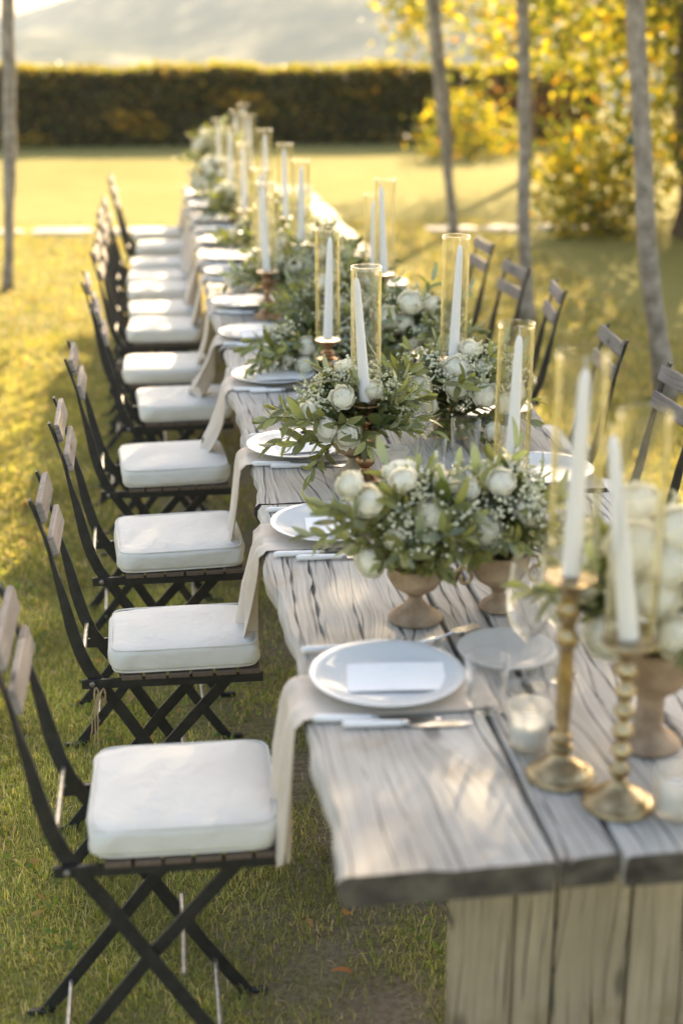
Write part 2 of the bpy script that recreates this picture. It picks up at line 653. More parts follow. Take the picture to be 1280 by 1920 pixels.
def hillmat():
    t = NT('wooded_hillside')
    tc = t.n('TexCoord').outputs['Object']
    n1 = t.noise(tc, .03, 6, .65)
    n2 = t.noise(tc, .004, 4, .6)
    c = t.ramp(t.math('ADD', t.math('MULTIPLY', n1, .6), t.math('MULTIPLY', n2, .4)), [(.38, (.02, .03, .015)), (.5, (.08, .085, .04)), (.6, (.30, .26, .15))])
    t.l(c, t.b.inputs['Base Color'])
    t.b.inputs['Roughness'].default_value = 1
    t.b.inputs['Specular IOR Level'].default_value = 0
    t.bump(n1, .8, 6.0)
    return t.m


def hill_fn(u, v):
    x = -700 + 1560 * u
    y = 330 + 900 * v
    p = math.sin(min(1, v * 1.9) * math.pi / 2) if v < .53 else math.cos((v - .53) / .47 * math.pi / 2)
    q = 1 / (1 + math.exp(-(x - 20) / 55.0))
    top = 40 + 58 * q + 6 * math.sin(x * .021 + 1.2) * math.sin(y * .011) + 5 * math.sin(x * .06 + y * .03)
    k = 1.8
    return (x * k, y * k, (-50 + max(0, p) * top) * k)


hb = MB().grid(hill_fn, 110, 50)
tag(obj('hill', hb.me('hill', sharp=None), hillmat()), 'hazy wooded hillside beyond the hedge', 'hill', kind='structure')


hz = bpy.data.materials.new('haze')
hz.use_nodes = True
hz.node_tree.nodes.remove(hz.node_tree.nodes['Principled BSDF'])
pv = hz.node_tree.nodes.new('ShaderNodeVolumePrincipled')
pv.inputs['Color'].default_value = (.74, .86, 1.0, 1)
pv.inputs['Density'].default_value = .00034
pv.inputs['Anisotropy'].default_value = .0
hz.node_tree.links.new(pv.outputs[0], hz.node_tree.nodes['Material Output'].inputs['Volume'])
ho = obj('haze', MB().box((0, 1080, 2), (3300, 2900, 200), .01).me('haze', False), hz)
tag(ho, 'pale warm haze over the lawn and the far hillside', 'haze', kind='stuff')

# grass blades -------------------------------------------------------
def bare(x, y):
    return (np.sin(x * 5.1 + 1.3) * np.sin(y * 3.7 + .4) + .6 * np.sin(x * 11.3 + y * 7.1) + .4 * np.sin(x * 23.0 - y * 17.0)) / 2.0


def blades(n, x0, x1, y0, y1, h0, h1, w0, w1, fr=None, dry=0.0):
    x = rng.uniform(x0, x1, n)
    y = rng.uniform(y0, y1, n)
    soil = np.clip(1 - np.abs(x - .42) * 1.5, 0, 1)
    keep = rng.random(n) > np.clip(.16 + .66 * soil + .70 * bare(x, y), .03, .97)
    if fr is not None:
        keep &= x > fr(y)
    x, y = x[keep], y[keep]
    n = len(x)
    h = rng.uniform(h0, h1, n) * (0.75 + .5 * rng.random(n))
    w = rng.uniform(w0, w1, n)
    a = rng.uniform(0, 2 * np.pi, n)
    lean = rng.uniform(.25, 1.35, n) * h
    dx, dy = np.cos(a), np.sin(a)
    px, py = -dy * w / 2, dx * w / 2
    V = np.zeros((n, 5, 3))
    V[:, 0] = np.stack([x - px, y - py, np.full(n, -.003)], 1)
    V[:, 1] = np.stack([x + px, y + py, np.full(n, -.003)], 1)
    mx, my = x + dx * lean * .38, y + dy * lean * .38
    V[:, 2] = np.stack([mx - px * .8, my - py * .8, h * .62], 1)
    V[:, 3] = np.stack([mx + px * .8, my + py * .8, h * .62], 1)
    V[:, 4] = np.stack([x + dx * lean, y + dy * lean, h * (1 - .25 * rng.random(n))], 1)
    i = np.arange(n)[:, None] * 5
    F = np.concatenate([i + [0, 1, 3], i + [0, 3, 2], i + [2, 3, 4]], 0)
    pal = np.array([(.22, .26, .07), (.29, .305, .09), (.41, .36, .15), (.52, .43, .22), (.58, .47, .30), (.18, .21, .07)])
    k = rng.choice(6, n, p=[.30, .25, .15, .10, .08, .12])
    c = pal[k] * rng.uniform(.85, 1.4, (n, 1))
    c = c * (1 + .32 * np.sin(x * 7.3 + 2 * np.sin(y * 5.1)) * np.sin(y * 6.7 + 1.5 * np.sin(x * 4.3)))[:, None]
    c = c * (1 - dry * .35) * np.array([1.0, 1 - .10 * dry, 1.0])
    flat = rng.random(n) < .06
    V[flat, 2:, 2] *= .25
    return V.reshape(-1, 3), F, np.repeat(c, 5, 0)


def lawn_blades(name, parts, label):
    Vs, Fs, Cs, o = [], [], [], 0
    for p in parts:
        v, f, c = blades(**p)
        Vs.append(v)
        Fs.append(f + o)
        Cs.append(c)
        o += len(v)
    me = mesh_np(name, np.concatenate(Vs), np.concatenate(Fs), np.concatenate(Cs))
    tag(obj(name, me, M['grass']), label, 'grass', kind='stuff')


fr = lambda y: -.30 - .115 * y
lawn_blades('grass', [
    dict(n=230000, x0=-1.0, x1=1.1, y0=1.5, y1=4.6, h0=.010, h1=.032, w0=.0013, w1=.0027, fr=fr),
    dict(n=80000, x0=-1.4, x1=.9, y0=4.6, y1=8.0, h0=.014, h1=.036, w0=.0026, w1=.005, fr=fr, dry=.6),
    dict(n=30000, x0=-2.0, x1=3.2, y0=8.0, y1=14.0, h0=.02, h1=.05, w0=.006, w1=.012, dry=1.0),
    dict(n=26000, x0=.9, x1=3.6, y0=3.4, y1=8.0, h0=.018, h1=.045, w0=.004, w1=.008, dry=.8),
    dict(n=90000, x0=-3.6, x1=-.4, y0=.8, y1=9.0, h0=.014, h1=.036, w0=.004, w1=.007, dry=.4),
    dict(n=50000, x0=.9, x1=4.4, y0=.8, y1=7.0, h0=.014, h1=.036, w0=.004, w1=.007, dry=.4),
], 'short green and straw coloured grass blades of the lawn')


def leaf_quads(P, size, asp, col, N=None, flat=0.0):
    """one folded four-point leaf at each point"""
    n = len(P)
    a = rng.normal(size=(n, 3))
    if flat:
        a[:, 2] *= (1 - flat)
    a /= np.linalg.norm(a, axis=1)[:, None]
    b = rng.normal(size=(n, 3))
    b -= (b * a).sum(1)[:, None] * a
    b /= np.linalg.norm(b, axis=1)[:, None]
    c = np.cross(a, b)
    L = (size * rng.uniform(.7, 1.3, n))[:, None]
    W = L * asp
    V = np.zeros((n, 4, 3))
    V[:, 0] = P - a * L * .5
    V[:, 1] = P + b * W * .5 + c * W * .12
    V[:, 2] = P + a * L * .5
    V[:, 3] = P - b * W * .5 + c * W * .12
    i = np.arange(n)[:, None] * 4
    F = np.concatenate([i + [0, 1, 2], i + [0, 2, 3]], 0)
    return V.reshape(-1, 3), F, np.repeat(col, 4, 0)


def pal_col(n, pal, p, jit=.25):
    k = rng.choice(len(pal), n, p=p)
    return np.array(pal)[k] * rng.uniform(1 - jit, 1 + jit, (n, 1))


n = 5200
wx, wy = rng.uniform(-1.2, 1.0, n), rng.uniform(1.6, 5.5, n)
k_ = (np.sin(wx * 4.1 + 1) * np.sin(wy * 3.3 + 2) + .5 * np.sin(wx * 9 + wy * 6)) > .25
P = np.stack([wx, wy, rng.uniform(.008, .026, n)], 1)[k_]
v, f, c = leaf_quads(P, np.full(len(P), .016), .8, pal_col(len(P), [(.12, .19, .05), (.17, .24, .06), (.09, .15, .04)], [.4, .35, .25]), flat=.6)
tag(obj('low_weeds', mesh_np('low_weeds', v, f, c), M['grass']), 'small green clover leaves in patches among the near grass', 'weeds', kind='stuff')

# fallen leaves
n = 420
P = np.stack([rng.uniform(-1.6, 3.4, n), rng.uniform(1.9, 11, n), rng.uniform(.012, .035, n)], 1)
v, f, c = leaf_quads(P, np.full(n, .035), .55, pal_col(n, [(.28, .16, .06), (.36, .24, .10), (.20, .11, .05), (.42, .20, .05)], [.4, .3, .2, .1]), flat=.75)
tag(obj('leaf_litter', mesh_np('leaf_litter', v, f, c), M['litter']), 'scattered small dry brown leaves on the lawn', 'fallen leaves', kind='stuff')

# ------------------------------------------------------------------ hedge, trees
hx0, hx1, hy0, hy1, hh = -11.0, 7.2, 23.0, 24.3, 1.14
hedge = thing('hedge', 'long clipped dark green hedge across the far end of the lawn', 'hedge', ((hx0 + hx1) / 2, hy0, 0))
hm = Matrix.Translation((-(hx0 + hx1) / 2, -hy0, 0))
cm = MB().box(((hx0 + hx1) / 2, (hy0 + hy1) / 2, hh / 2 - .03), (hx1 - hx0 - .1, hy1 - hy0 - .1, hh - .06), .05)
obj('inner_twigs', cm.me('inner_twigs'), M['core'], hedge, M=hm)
n = 52000
P = np.zeros((n, 3))
P[:, 0] = rng.uniform(hx0, hx1, n)
sel = rng.random(n)
P[:, 1] = np.where(sel < .62, hy0 + np.abs(rng.normal(0, .06, n)) - .05, rng.uniform(hy0, hy1, n))
P[:, 2] = np.where(sel < .62, rng.uniform(0.02, hh, n), hh - .03 + rng.normal(0, .03, n))
P[:, 2] += np.where(P[:, 2] > hh - .15, .03 * np.sin(P[:, 0] * 2.1) + .02 * np.sin(P[:, 0] * 5.3 + 1) + np.abs(rng.normal(0, .02, n)), 0)
P[:, 1] += .07 * np.sin(P[:, 0] * 2.3) * np.sin(P[:, 2] * 5)
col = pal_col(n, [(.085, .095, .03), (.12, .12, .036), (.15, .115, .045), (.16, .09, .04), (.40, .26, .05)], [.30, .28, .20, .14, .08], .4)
col[sel >= .62] = pal_col(int((sel >= .62).sum()), [(.24, .22, .05), (.30, .24, .06), (.14, .15, .035)], [.4, .3, .3])  # top leaves coloured lighter and yellower to stand for sun on the hedge top
blob = (np.sin(P[:, 0] * 1.9 + 2) * np.sin(P[:, 2] * 5 + P[:, 0]) > .58) & (P[:, 2] < .85) & (rng.random(n) < .5)
col[blob] = pal_col(int(blob.sum()), [(.60, .34, .05), (.62, .44, .07), (.28, .26, .05)], [.4, .3, .3])
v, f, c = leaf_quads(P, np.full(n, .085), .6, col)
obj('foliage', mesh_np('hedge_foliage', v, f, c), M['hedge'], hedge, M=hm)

YEL = ([(.28, .24, .035), (.40, .32, .05), (.17, .175, .035), (.085, .10, .025), (.42, .24, .04)], [.20, .12, .29, .33, .06])
GRN = ([(.09, .12, .03), (.14, .17, .035), (.06, .085, .022), (.24, .23, .04)], [.35, .3, .2, .15])


def limb(mb, p0, p1, r0, r1, bend=.12, k=7, n=8):
    p0, p1 = Vector(p0), Vector(p1)
    off = Vector((random.uniform(-1, 1), random.uniform(-1, 1), random.uniform(-.2, .6))) * (p1 - p0).length * bend
    pts = [p0.lerp(p1, i / (k - 1)) + off * math.sin(math.pi * i / (k - 1)) for i in range(k)]
    mb.tube(pts, [r0 + (r1 - r0) * i / (k - 1) for i in range(k)], n)
    return pts


def crown_pts(cents, per, sig):
    P = np.concatenate([np.array(c)[None] + rng.normal(size=(per, 3)) * np.array(sig) for c in cents])
    return P


def tree(name, label, base, pts, radii, crowns, per, sig, size, pal, bark, limbs=6, group=None):
    """trunk through pts (world), limbs out to each crown clump, leaves about the clumps"""
    t = thing(name, label, 'tree', base, group=group)
    inv = Matrix.Translation(-Vector(base))
    mb = MB()
    k = 4
    P = [Vector(p) for p in pts]
    sm, sr = [], []
    for i in range(len(P) - 1):
        for j in range(k):
            f = j / k
            p = P[i].lerp(P[i + 1], f)
            sm.append(p + Vector((random.uniform(-1, 1), random.uniform(-1, 1), 0)) * radii[i] * .12)
            sr.append((radii[i] + (radii[i + 1] - radii[i]) * f) * random.uniform(.94, 1.06))
    sm.append(P[-1])
    sr.append(radii[-1])
    sr[0] *= 1.4
    sr[1] *= 1.12
    mb.tube(sm, sr, 14)
    trunk = obj('trunk', mb.me('trunk', sharp=None), bark, t, M=inv)
    top = P[-1]
    for c in crowns[:limbs]:
        lb = MB()
        s = P[-2].lerp(P[-1], random.uniform(.4, 1.0))
        limb(lb, s, c, radii[-1] * .4, .005)
        obj('limb', lb.me('limb', sharp=None), bark, t, M=inv)
    Q = crown_pts(crowns, per, sig)
    v, f, c = leaf_quads(Q, np.full(len(Q), size), .55, pal_col(len(Q), pal[0], pal[1]))
    obj('crown', mesh_np('crown', v, f, c), M['tree'], t, M=inv)
    return t


def cents(c, r, n, zmin=None):
    out = []
    while len(out) < n:
        d = Vector((random.uniform(-1, 1), random.uniform(-1, 1), random.uniform(-1, 1)))
        if .25 < d.length < 1:
            p = (c[0] + d.x * r[0], c[1] + d.y * r[1], c[2] + d.z * r[2])
            if zmin is None or p[2] > zmin:
                out.append(p)
    return out


G = 'slim grey garden trees beside the table'
tree('garden_tree', 'thickest slim grey tree trunk, rightmost beside the table', (2.607, 6.967, 0),
     [(2.62, 6.967, -.05), (2.47, 6.97, .687), (2.404, 6.967, 1.216), (2.311, 6.967, 1.96), (2.25, 6.95, 2.6)], [.052, .050, .046, .043, .036],
     cents((2.8, 7.2, 3.5), (1.8, 1.7, .8), 62, 2.7), 150, .26, .10, GRN, M['bark'], 8, G)
tree('garden_tree', 'slim upright tree trunk behind the right hand chairs, second from the right', (2.391, 9.038, 0),
     [(2.40, 9.04, -.05), (2.35, 9.038, .6), (2.336, 9.038, 1.1), (2.288, 9.038, 1.98), (2.27, 9.0, 2.7)], [.050, .040, .040, .036, .03],
     cents((3.2, 9.1, 3.75), (2.1, 1.8, .85), 66, 2.8), 150, .26, .10, GRN, M['bark'], 8, G)
tree('garden_tree', 'thin leaning tree trunk standing far behind the tall candles', (2.712, 12.948, 0),
     [(2.72, 12.95, -.05), (2.66, 12.948, .45), (2.616, 12.948, .904), (2.479, 12.948, 2.03), (2.40, 12.9, 2.6)], [.045, .042, .062, .062, .05],
     cents((2.7, 12.9, 4.7), (.9, .9, .7), 9, 3.4), 50, .25, .085, YEL, M['bark'], 8, G)
tree('garden_tree', 'lone slim tree trunk on the lawn at the left edge', (-1.087, 10.567, 0),
     [(-1.09, 10.567, -.05), (-1.03, 10.567, .6), (-1.0, 10.567, .98), (-.937, 10.567, 2.0), (-.92, 10.5, 2.6)], [.036, .038, .050, .046, .040],
     cents((-1.4, 10.5, 3.6), (1.6, 1.5, .7), 20, 2.8), 60, .25, .085, GRN, M['bark'], 8, G)
tree('broad_tree', 'big yellowing tree with a stout brown trunk at the right', (5.0, 12.6, 0),
     [(5.1, 12.6, -.1), (4.95, 12.6, .6), (4.8, 12.5, 1.3), (4.6, 12.3, 2.2), (4.5, 12.2, 3.0)], [.34, .26, .21, .17, .12],
     [q for q in cents((5.3, 12.5, 2.0), (2.1, 1.9, 1.4), 140, .8) if q[2] < 2.2 + .8 * (q[0] - 3.2)], 85, .27, .105, YEL, M['barkdark'], 26)
tree('broad_tree', 'low yellow leaved tree branching over the red shrub by the hedge', (4.6, 17.5, 0),
     [(4.6, 17.5, -.1), (4.55, 17.5, .6), (4.5, 17.5, 1.3), (4.4, 17.4, 2.1)], [.10, .08, .07, .05],
     cents((4.9, 17.3, 2.3), (2.1, 1.5, 1.1), 46, 1.05), 100, .22, .10, YEL, M['barkdark'], 14)


def shrub(name, label, c, r, nc, per, sig, size, pal, stems=7):
    t = thing(name, label, 'shrub', (c[0], c[1], 0))
    inv = Matrix.Translation((-c[0], -c[1], 0))
    cs = cents((c[0], c[1], r[2] * .9), (r[0], r[1], r[2]), nc, .06)
    for q in cs[:stems]:
        lb = MB()
        limb(lb, (c[0] + random.uniform(-.1, .1), c[1] + random.uniform(-.1, .1), -.03), q, .02, .005, .1)
        obj('stem', lb.me('stem', sharp=None), M['barkdark'], t, M=inv)
    Q = crown_pts(cs, per, sig)
    Q[:, 2] = np.abs(Q[:, 2])
    v, f, cc = leaf_quads(Q, np.full(len(Q), size), .55, pal_col(len(Q), pal[0], pal[1]))
    obj('crown', mesh_np('crown', v, f, cc), M['tree'], t, M=inv)
    return t


shrub('shrub', 'low sunlit yellow green shrub at the foot of the big tree', (4.15, 12.9), (.75, .7, .5), 24, 95, .16, .085, YEL)
shrub('shrub', 'yellow green shrub between the two rear tree trunks near the hedge', (4.6, 20.6), (.8, .6, .36), 18, 70, .18, .095, YEL)
shrub('shrub', 'orange red leaved shrub at the end of the hedge', (5.6, 22.5), (1.0, .3, .5), 16, 70, .16, .095, ([(.26, .09, .04), (.15, .06, .03), (.36, .17, .05), (.10, .10, .03)], [.3, .25, .2, .25]))
shrub('shrub', 'wide yellow shrub under the big tree at the right edge', (6.2, 14.0), (1.1, .9, .8), 26, 80, .2, .095, YEL)

# flat paving stones crossing the lawn
px = -2.3
k = 0
while px < 3.6:
    w = random.uniform(.42, .62)
    d = random.uniform(.26, .36)
    q = MB()
    ng = 9
    ring = [(w / 2 * abs(math.cos(a)) ** .6 * (1 if math.cos(a) > 0 else -1) * random.uniform(.93, 1.05), d / 2 * abs(math.sin(a)) ** .6 * (1 if math.sin(a) > 0 else -1) * random.uniform(.93, 1.05)) for a in [2 * math.pi * i / 14 for i in range(14)]]
    q.add([(x, y, -.02) for x, y in ring] + [(x, y, .022) for x, y in ring] + [(x * .95, y * .93, .03) for x, y in ring],
          [(i, (i + 1) % 14, 14 + (i + 1) % 14, 14 + i) for i in range(14)] + [(14 + i, 14 + (i + 1) % 14, 28 + (i + 1) % 14, 28 + i) for i in range(14)] + [tuple(28 + i for i in range(14))])
    if px < -.4 or px > 2.1:
        lab = 'flat pale paving stone, %s of the row crossing the lawn' % (ORD[k] + ' from the left')
        tag(obj('paving_stone', q.me('paving_stone', sharp=30), M['stone'], loc=(px + w / 2, 13.4 - .07 * px + random.uniform(-.04, .04), 0)), lab, 'paving stone', 'pale paving stones on the lawn')
        k += 1
    px += w + random.uniform(.03, .10)
tl = thing('hanging_lantern', 'tiny dark teal lantern hanging among yellow leaves', 'lantern', (3.55, 10.6, .98))
obj('body', MB().lathe([(.006, 0), (.028, .006), (.034, .03), (.030, .062), (.012, .08), (.010, .09)], 14).me('body'), M['teal'], tl)
obj('wire_loop', MB().tube([(0, 0, .085), (.012, 0, .13), (0, .01, .30), (.01, 0, .75)], .0025, 6).me('wire_loop'), M['iron'], tl)

# ------------------------------------------------------------------ tables
TX0, TX1, TT = .21, 1.087, .78
SEAMS = [TX0, .515, .607, .805, TX1]
TY = [1.635, 3.215, 4.93, 6.65, 8.37, 10.1]


def plank(x0, x1, y0, y1, z1, th, seed, live=None, cracks=4):
    rs = random.Random(seed)
    ph = [rs.uniform(0, 6) for _ in range(8)]
    n = int((y1 - y0) / .022)
    wob = lambda y: .006 * math.sin(y * 3.1 + ph[0]) + .004 * math.sin(y * 7.7 + ph[1])
    le = lambda y: (.007 * math.sin(y * 4.3 + ph[2]) + .006 * math.sin(y * 9.1 + ph[3]) + .004 * math.sin(y * 23 + ph[4]) + .002 * math.sin(y * 51 + ph[5]))
    cr = []
    for i in range(cracks):
        c = x0 + (x1 - x0) * (i + 1 + rs.uniform(-.25, .25)) / (cracks + 1)
        a = rs.uniform(y0 - .3, y1 - .3)
        cr.append((c, a, a + rs.uniform(.45, 1.5), rs.uniform(.0012, .0052) * (1.25 if seed < 4 else 1), rs.uniform(.008, .022)))
    V, m = [], None
    for j in range(n + 1):
        y = y0 + (y1 - y0) * j / n
        l = x0 + (le(y) if live == 'l' else .0007 * math.sin(y * 31 + ph[6]))
        r = x1 + (-le(y) if live == 'r' else .0007 * math.sin(y * 27 + ph[7]))
        br = .012 if live == 'l' else .004
        bl = .012 if live == 'r' else .004
        zz = z1 + .0016 * math.sin(y * 2.3 + ph[1])
        row = [(l + (.012 if live == 'l' else .001), z1 - th), (l, z1 - th * .55), (l + .001, zz - br), (l + br * .9, zz)]
        for c, a, b, w, d in cr:
            e = max(0, math.sin(math.pi * min(1, max(0, (y - a) / (b - a))))) ** .6
            e *= .6 + .4 * math.sin(y * 60 + c * 90)
            x = c + wob(y) + .0015 * math.sin(y * 45 + c * 50)
            row += [(x - w * e - .0002, zz), (x, zz - d * e), (x + w * e + .0002, zz)]
        row += [(r - bl * .9, zz), (r - .001, zz - bl), (r, z1 - th * .55), (r - (.012 if live == 'r' else .001), z1 - th)]
        jag = 0
        m = len(row)
        for i, (x, z) in enumerate(row):
            yy = y
            if j in (0, n):
                s = 1 if j == 0 else -1
                yy += s * (.002 + .003 * math.sin(x * 60 + ph[2]) + .0025 * math.sin(x * 140 + ph[3]) + (.004 if z < z1 - .01 else .0))
            V.append((x, yy, z))
    F = []
    for j in range(n):
        for i in range(m):
            k = (i + 1) % m
            F.append((j * m + i, j * m + k, (j + 1) * m + k, (j + 1) * m + i))
    F.append(tuple(range(m))[::-1])
    F.append(tuple(n * m + i for i in range(m)))
    return V, F


for ti in range(5):
    y0, y1 = TY[ti], TY[ti + 1] - .006
    cx, cyy = (TX0 + TX1) / 2, (y0 + y1) / 2
    dx = [0, .004, -.006, -.01, -.012][ti]
    t = thing('dining_table', 'weathered whitewashed plank table, %s in the long row from the front' % ORD[ti], 'table', (cx + dx, cyy, 0), group='plank tables set end to end')
    for b in range(4):
        x0, x1 = SEAMS[b] + (.004 if b else 0), SEAMS[b + 1] - (.004 if b < 3 else 0)
        zt = TT - [.0, .0012, .0006, .0018][(b + ti) % 4]
        V, F = plank(x0 - cx, x1 - cx, y0 - cyy + (.0 if b == 0 else random.uniform(0, .012)), y1 - cyy, zt, .052, ti * 10 + b, 'l' if b == 0 else ('r' if b == 3 else None), [7, 2, 4, 6][b])
        pm = mesh('plank', V, F, True, 30)
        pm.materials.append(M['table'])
        pm.materials.append(M['endgrain_shaded'])
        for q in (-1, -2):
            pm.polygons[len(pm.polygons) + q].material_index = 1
        obj('plank', pm, None, t)
    # slab pedestals of upright boards and the stretcher between them
    for yy in ((y0 + .24, y1 - .30) if ti == 0 else (y0 + .30, y1 - .30)):
        ped = obj('pedestal', MB().box((.03, 0, .05), (.55, .12, .07), .006).me('pedestal', True, 30), M['pedestal'], t, loc=(0, yy - cyy, 0))
        xs_ = [-.23, -.125, -.06, .06, .185, .30]
        xs_ = [-.235, -.135, -.068, .055, .165, .30]
        for i in range(5):
            w = xs_[i + 1] - xs_[i] - .004
            # boards are modelled lying along Y so that their grain runs lengthwise, then stood up
            bd = MB().box((0, 0, 0), (w, .643, .05), .004).me('board', True, 30)
            Mb = Matrix.Translation(((xs_[i] + xs_[i + 1]) / 2, random.uniform(-.003, .003), .4065)) @ Matrix.Rotation(R(90), 4, 'X')
            obj('board', bd, M['pedestal'], ped, M=Mb)
    st = MB().box((0, 0, .30), (.07, (y1 - y0) - .64, .12), .006)
    obj('stretcher', st.me('stretcher', True, 30), M['pedestal'], t)

# ------------------------------------------------------------------ chairs
CHP = [(-.312, .918), (-.300, .880), (-.288, .840), (-.278, .795), (-.268, .745), (-.256, .690), (-.243, .620), (-.228, .560), (-.210, .515), (-.184, .475), (-.142, .410), (-.083, .310), (.03, .125), (.112, .004)]
CHW = [.006, .006, .006, .007, .012, .020, .026, .027, .027, .026, .026, .026, .025, .025]
CHT = [.022, .022, .022, .020, .014, .009, .007, .007, .007, .007, .007, .007, .007, .007]
me_up = [MB().bar(CHP, s * .128, CHW, CHT).add(*MB().box((.128, s * .128, .006), (.05, .016, .010), .003).__dict__.values()).me('upright') for s in (-1, 1)]
me_leg = [MB().bar([(.105, .487), (-.06, .300), (-.29, .004)], s * .117, .025, .007).add(*MB().box((-.305, s * .117, .006), (.05, .016, .010), .003).__dict__.values()).me('rear_leg') for s in (-1, 1)]
me_rail = [MB().bar([(-.228, .487), (.172, .483)], s * .139, .022, .008).me('seat_rail') for s in (-1, 1)]
me_bolt = MB().lathe([(.0, -.004), (.006, -.004), (.007, 0), (.005, .004), (0, .005)], 10).me('bolt')
me_bslat = MB().box((0, 0, 0), (.047, .275, .014), .003).me('back_slat')
me_sslat = MB().box((0, 0, 0), (.046, .305, .012), .002).me('seat_slat')


def chair(label, loc, rz, group, sy=1.0, twine=False):
    t = thing('folding_chair', label, 'chair', loc, rz, group)
    t.scale = (1, sy, 1)
    for i in (0, 1):
        u = obj('upright', me_up[i], M['iron'], t)
        obj('rear_leg', me_leg[i], M['iron'], t)
        r_ = obj('seat_rail', me_rail[i], M['iron'], t)
        s = (-1, 1)[i]
        obj('bolt', me_bolt, M['steel'], r_, M=Matrix.Translation((-.205, s * .146, .487)) @ Matrix.Rotation(R(90 * s * -1), 4, 'X'))
    for z, x in ((.890, -.290), (.812, -.270)):
        Mb = Matrix.Translation((x, 0, z)) @ Matrix.Rotation(R(76), 4, 'Y')
        obj('back_slat', me_bslat, M['chairwood'], t, M=Mb)
    for k in range(6):
        obj('seat_slat', me_sslat, M['seatslat'], t, loc=(-.118 + k * .052, 0, .5005))
    for n_, x, z in (('crossbar', -.222, .545), ('crossbar', -.012, .245), ('crossbar', .05, .09), ('crossbar', -.235, .075)):
        obj(n_, MESH['rod'], M['steel'], t, loc=(x, 0, z))
    if twine:
        pts = [(-.190 + .012 * math.cos(a), -.150 - .006 * math.sin(a), .462 + .018 * math.sin(2 * a)) for a in np.linspace(0, 4 * math.pi, 26)]
        tw = MB().tube(pts, .0022, 6)
        for dxx, e in ((-.006, .34), (-.012, .36), (0.0, .315)):
            tw.tube([(-.192, -.152, .466), (-.197 + dxx, -.156, .42), (-.199 + dxx, -.154, e + .02), (-.204 + dxx, -.153, e)], .0019, 6)
        obj('twine_tie', tw.me('twine_tie', sharp=None), M['twine'], t)['label'] = 'frayed jute twine knotted round the seat rail'
    return t


MESH = {}
MESH['rod'] = MB().tube([(0, -.125, 0), (0, .125, 0)], .005, 10).me('crossbar')


def spow(c, e):
    return math.copysign(abs(c) ** e, c)


def cushion_mesh(seed):
    rs = random.Random(seed)
    p = [rs.uniform(0, 6) for _ in range(6)]
    A, B, Cz = .168, .157, .033

    def fn(u, v):
        a = -math.pi + 2 * math.pi * u
        b = -math.pi / 2 + math.pi * v
        cb = spow(math.cos(b), .42)
        x = A * cb * spow(math.cos(a), .21)
        y = B * cb * spow(math.sin(a), .21)
        z = Cz * spow(math.sin(b), .42)
        r = min(1, math.hypot(x / A, y / B))
        if z > 0:
            z += (.006 + .003 * math.sin(p[4])) * (1 - r * r) + .0018 * math.sin(x * 28 + p[0]) * math.sin(y * 23 + p[1]) + .0011 * math.sin(x * 70 + y * 40 + p[5]) * r
        edge = max(0, r - .8)
        x += .0026 * math.sin(y * 62 + p[2] + z * 60) * edge * 5
        y += .0026 * math.sin(x * 66 + p[3] - z * 60) * edge * 5
        return (x, y, z)
    mb = MB().grid(fn, 73, 33)
    me = mb.me('seat_cushion', sharp=None)
    return me


def piping_mesh(z):
    A, B = .161, .150
    pts = []
    for i in range(49):
        a = 2 * math.pi * i / 48
        pts.append((A * spow(math.cos(a), .21), B * spow(math.sin(a), .21), z))
    return MB().tube(pts, .0022, 6, cap=False).me('piping', sharp=None)


CUSH = [cushion_mesh(i) for i in range(7)]
PIP = [piping_mesh(.0255), piping_mesh(-.0255)]


def cushion(label, loc, rz, k, group, sy=1.0):
    o = tag(obj('seat_cushion', CUSH[k % 7], M['cushion'], loc=loc), label, 'cushion', group)
    o.rotation_euler = (0, 0, rz)
    o.scale = (1, sy, 1)
    for p in PIP:
        obj('piping', p, M['cushion'], o)
    return o


LY = [2.14, 2.88, 3.49, 4.21, 4.96, 5.53, 6.29, 6.71, 7.26, 7.64, 8.09, 8.74, 9.36]
LX = [-.158, -.141, -.141, -.141, -.091, -.149, -.141, -.141, -.149, -.158, -.149, -.116, -.141]
for i, (y, x) in enumerate(zip(LY, LX)):
    sy = .80 if i == 1 else 1.0
    p = (x + .166, y + .155 * sy, 0)
    rz = R(random.uniform(-2, 2)) if i > 1 else 0
    extra = {0: ' nearest the camera', 1: ' with twine tied to its rail'}.get(i, '')
    chair('%s folding chair from the front on the left side%s' % (ORD[i], extra), p, rz, 'folding chairs along the left side', sy, i == 1)
    cushion('cream seat cushion on the %s chair from the front, left side' % ORD[i], (p[0], p[1], .5395), rz + R(random.uniform(-2.5, 2.5)), i, 'cushions on the left side', sy)
RY = [3.80, 4.42, 5.31, 5.75, 6.45]
RNAME = ['partly cut off by the right edge', 'behind the two right hand glass cylinders', 'right of the slim upright trunk', 'in front of the slim upright trunk', 'seen past the flowers left of the slim trunk', 'mostly hidden behind the candles on the far side', 'farthest of the row on the right side']
RX = [1.18, 1.16, 1.22, 1.18, 1.20]
for i, y in enumerate(RY):
    rz = math.pi + R([3, -4, -8, 5, 2, -3, 1][i])
    chair('black folding chair on the right, %s' % RNAME[i], (RX[i], y, 0), rz, 'folding chairs along the right side')
    cushion('cream cushion of the right side chair %s' % RNAME[i], (RX[i], y, .5385), rz, i + 1, 'cushions on the right side')

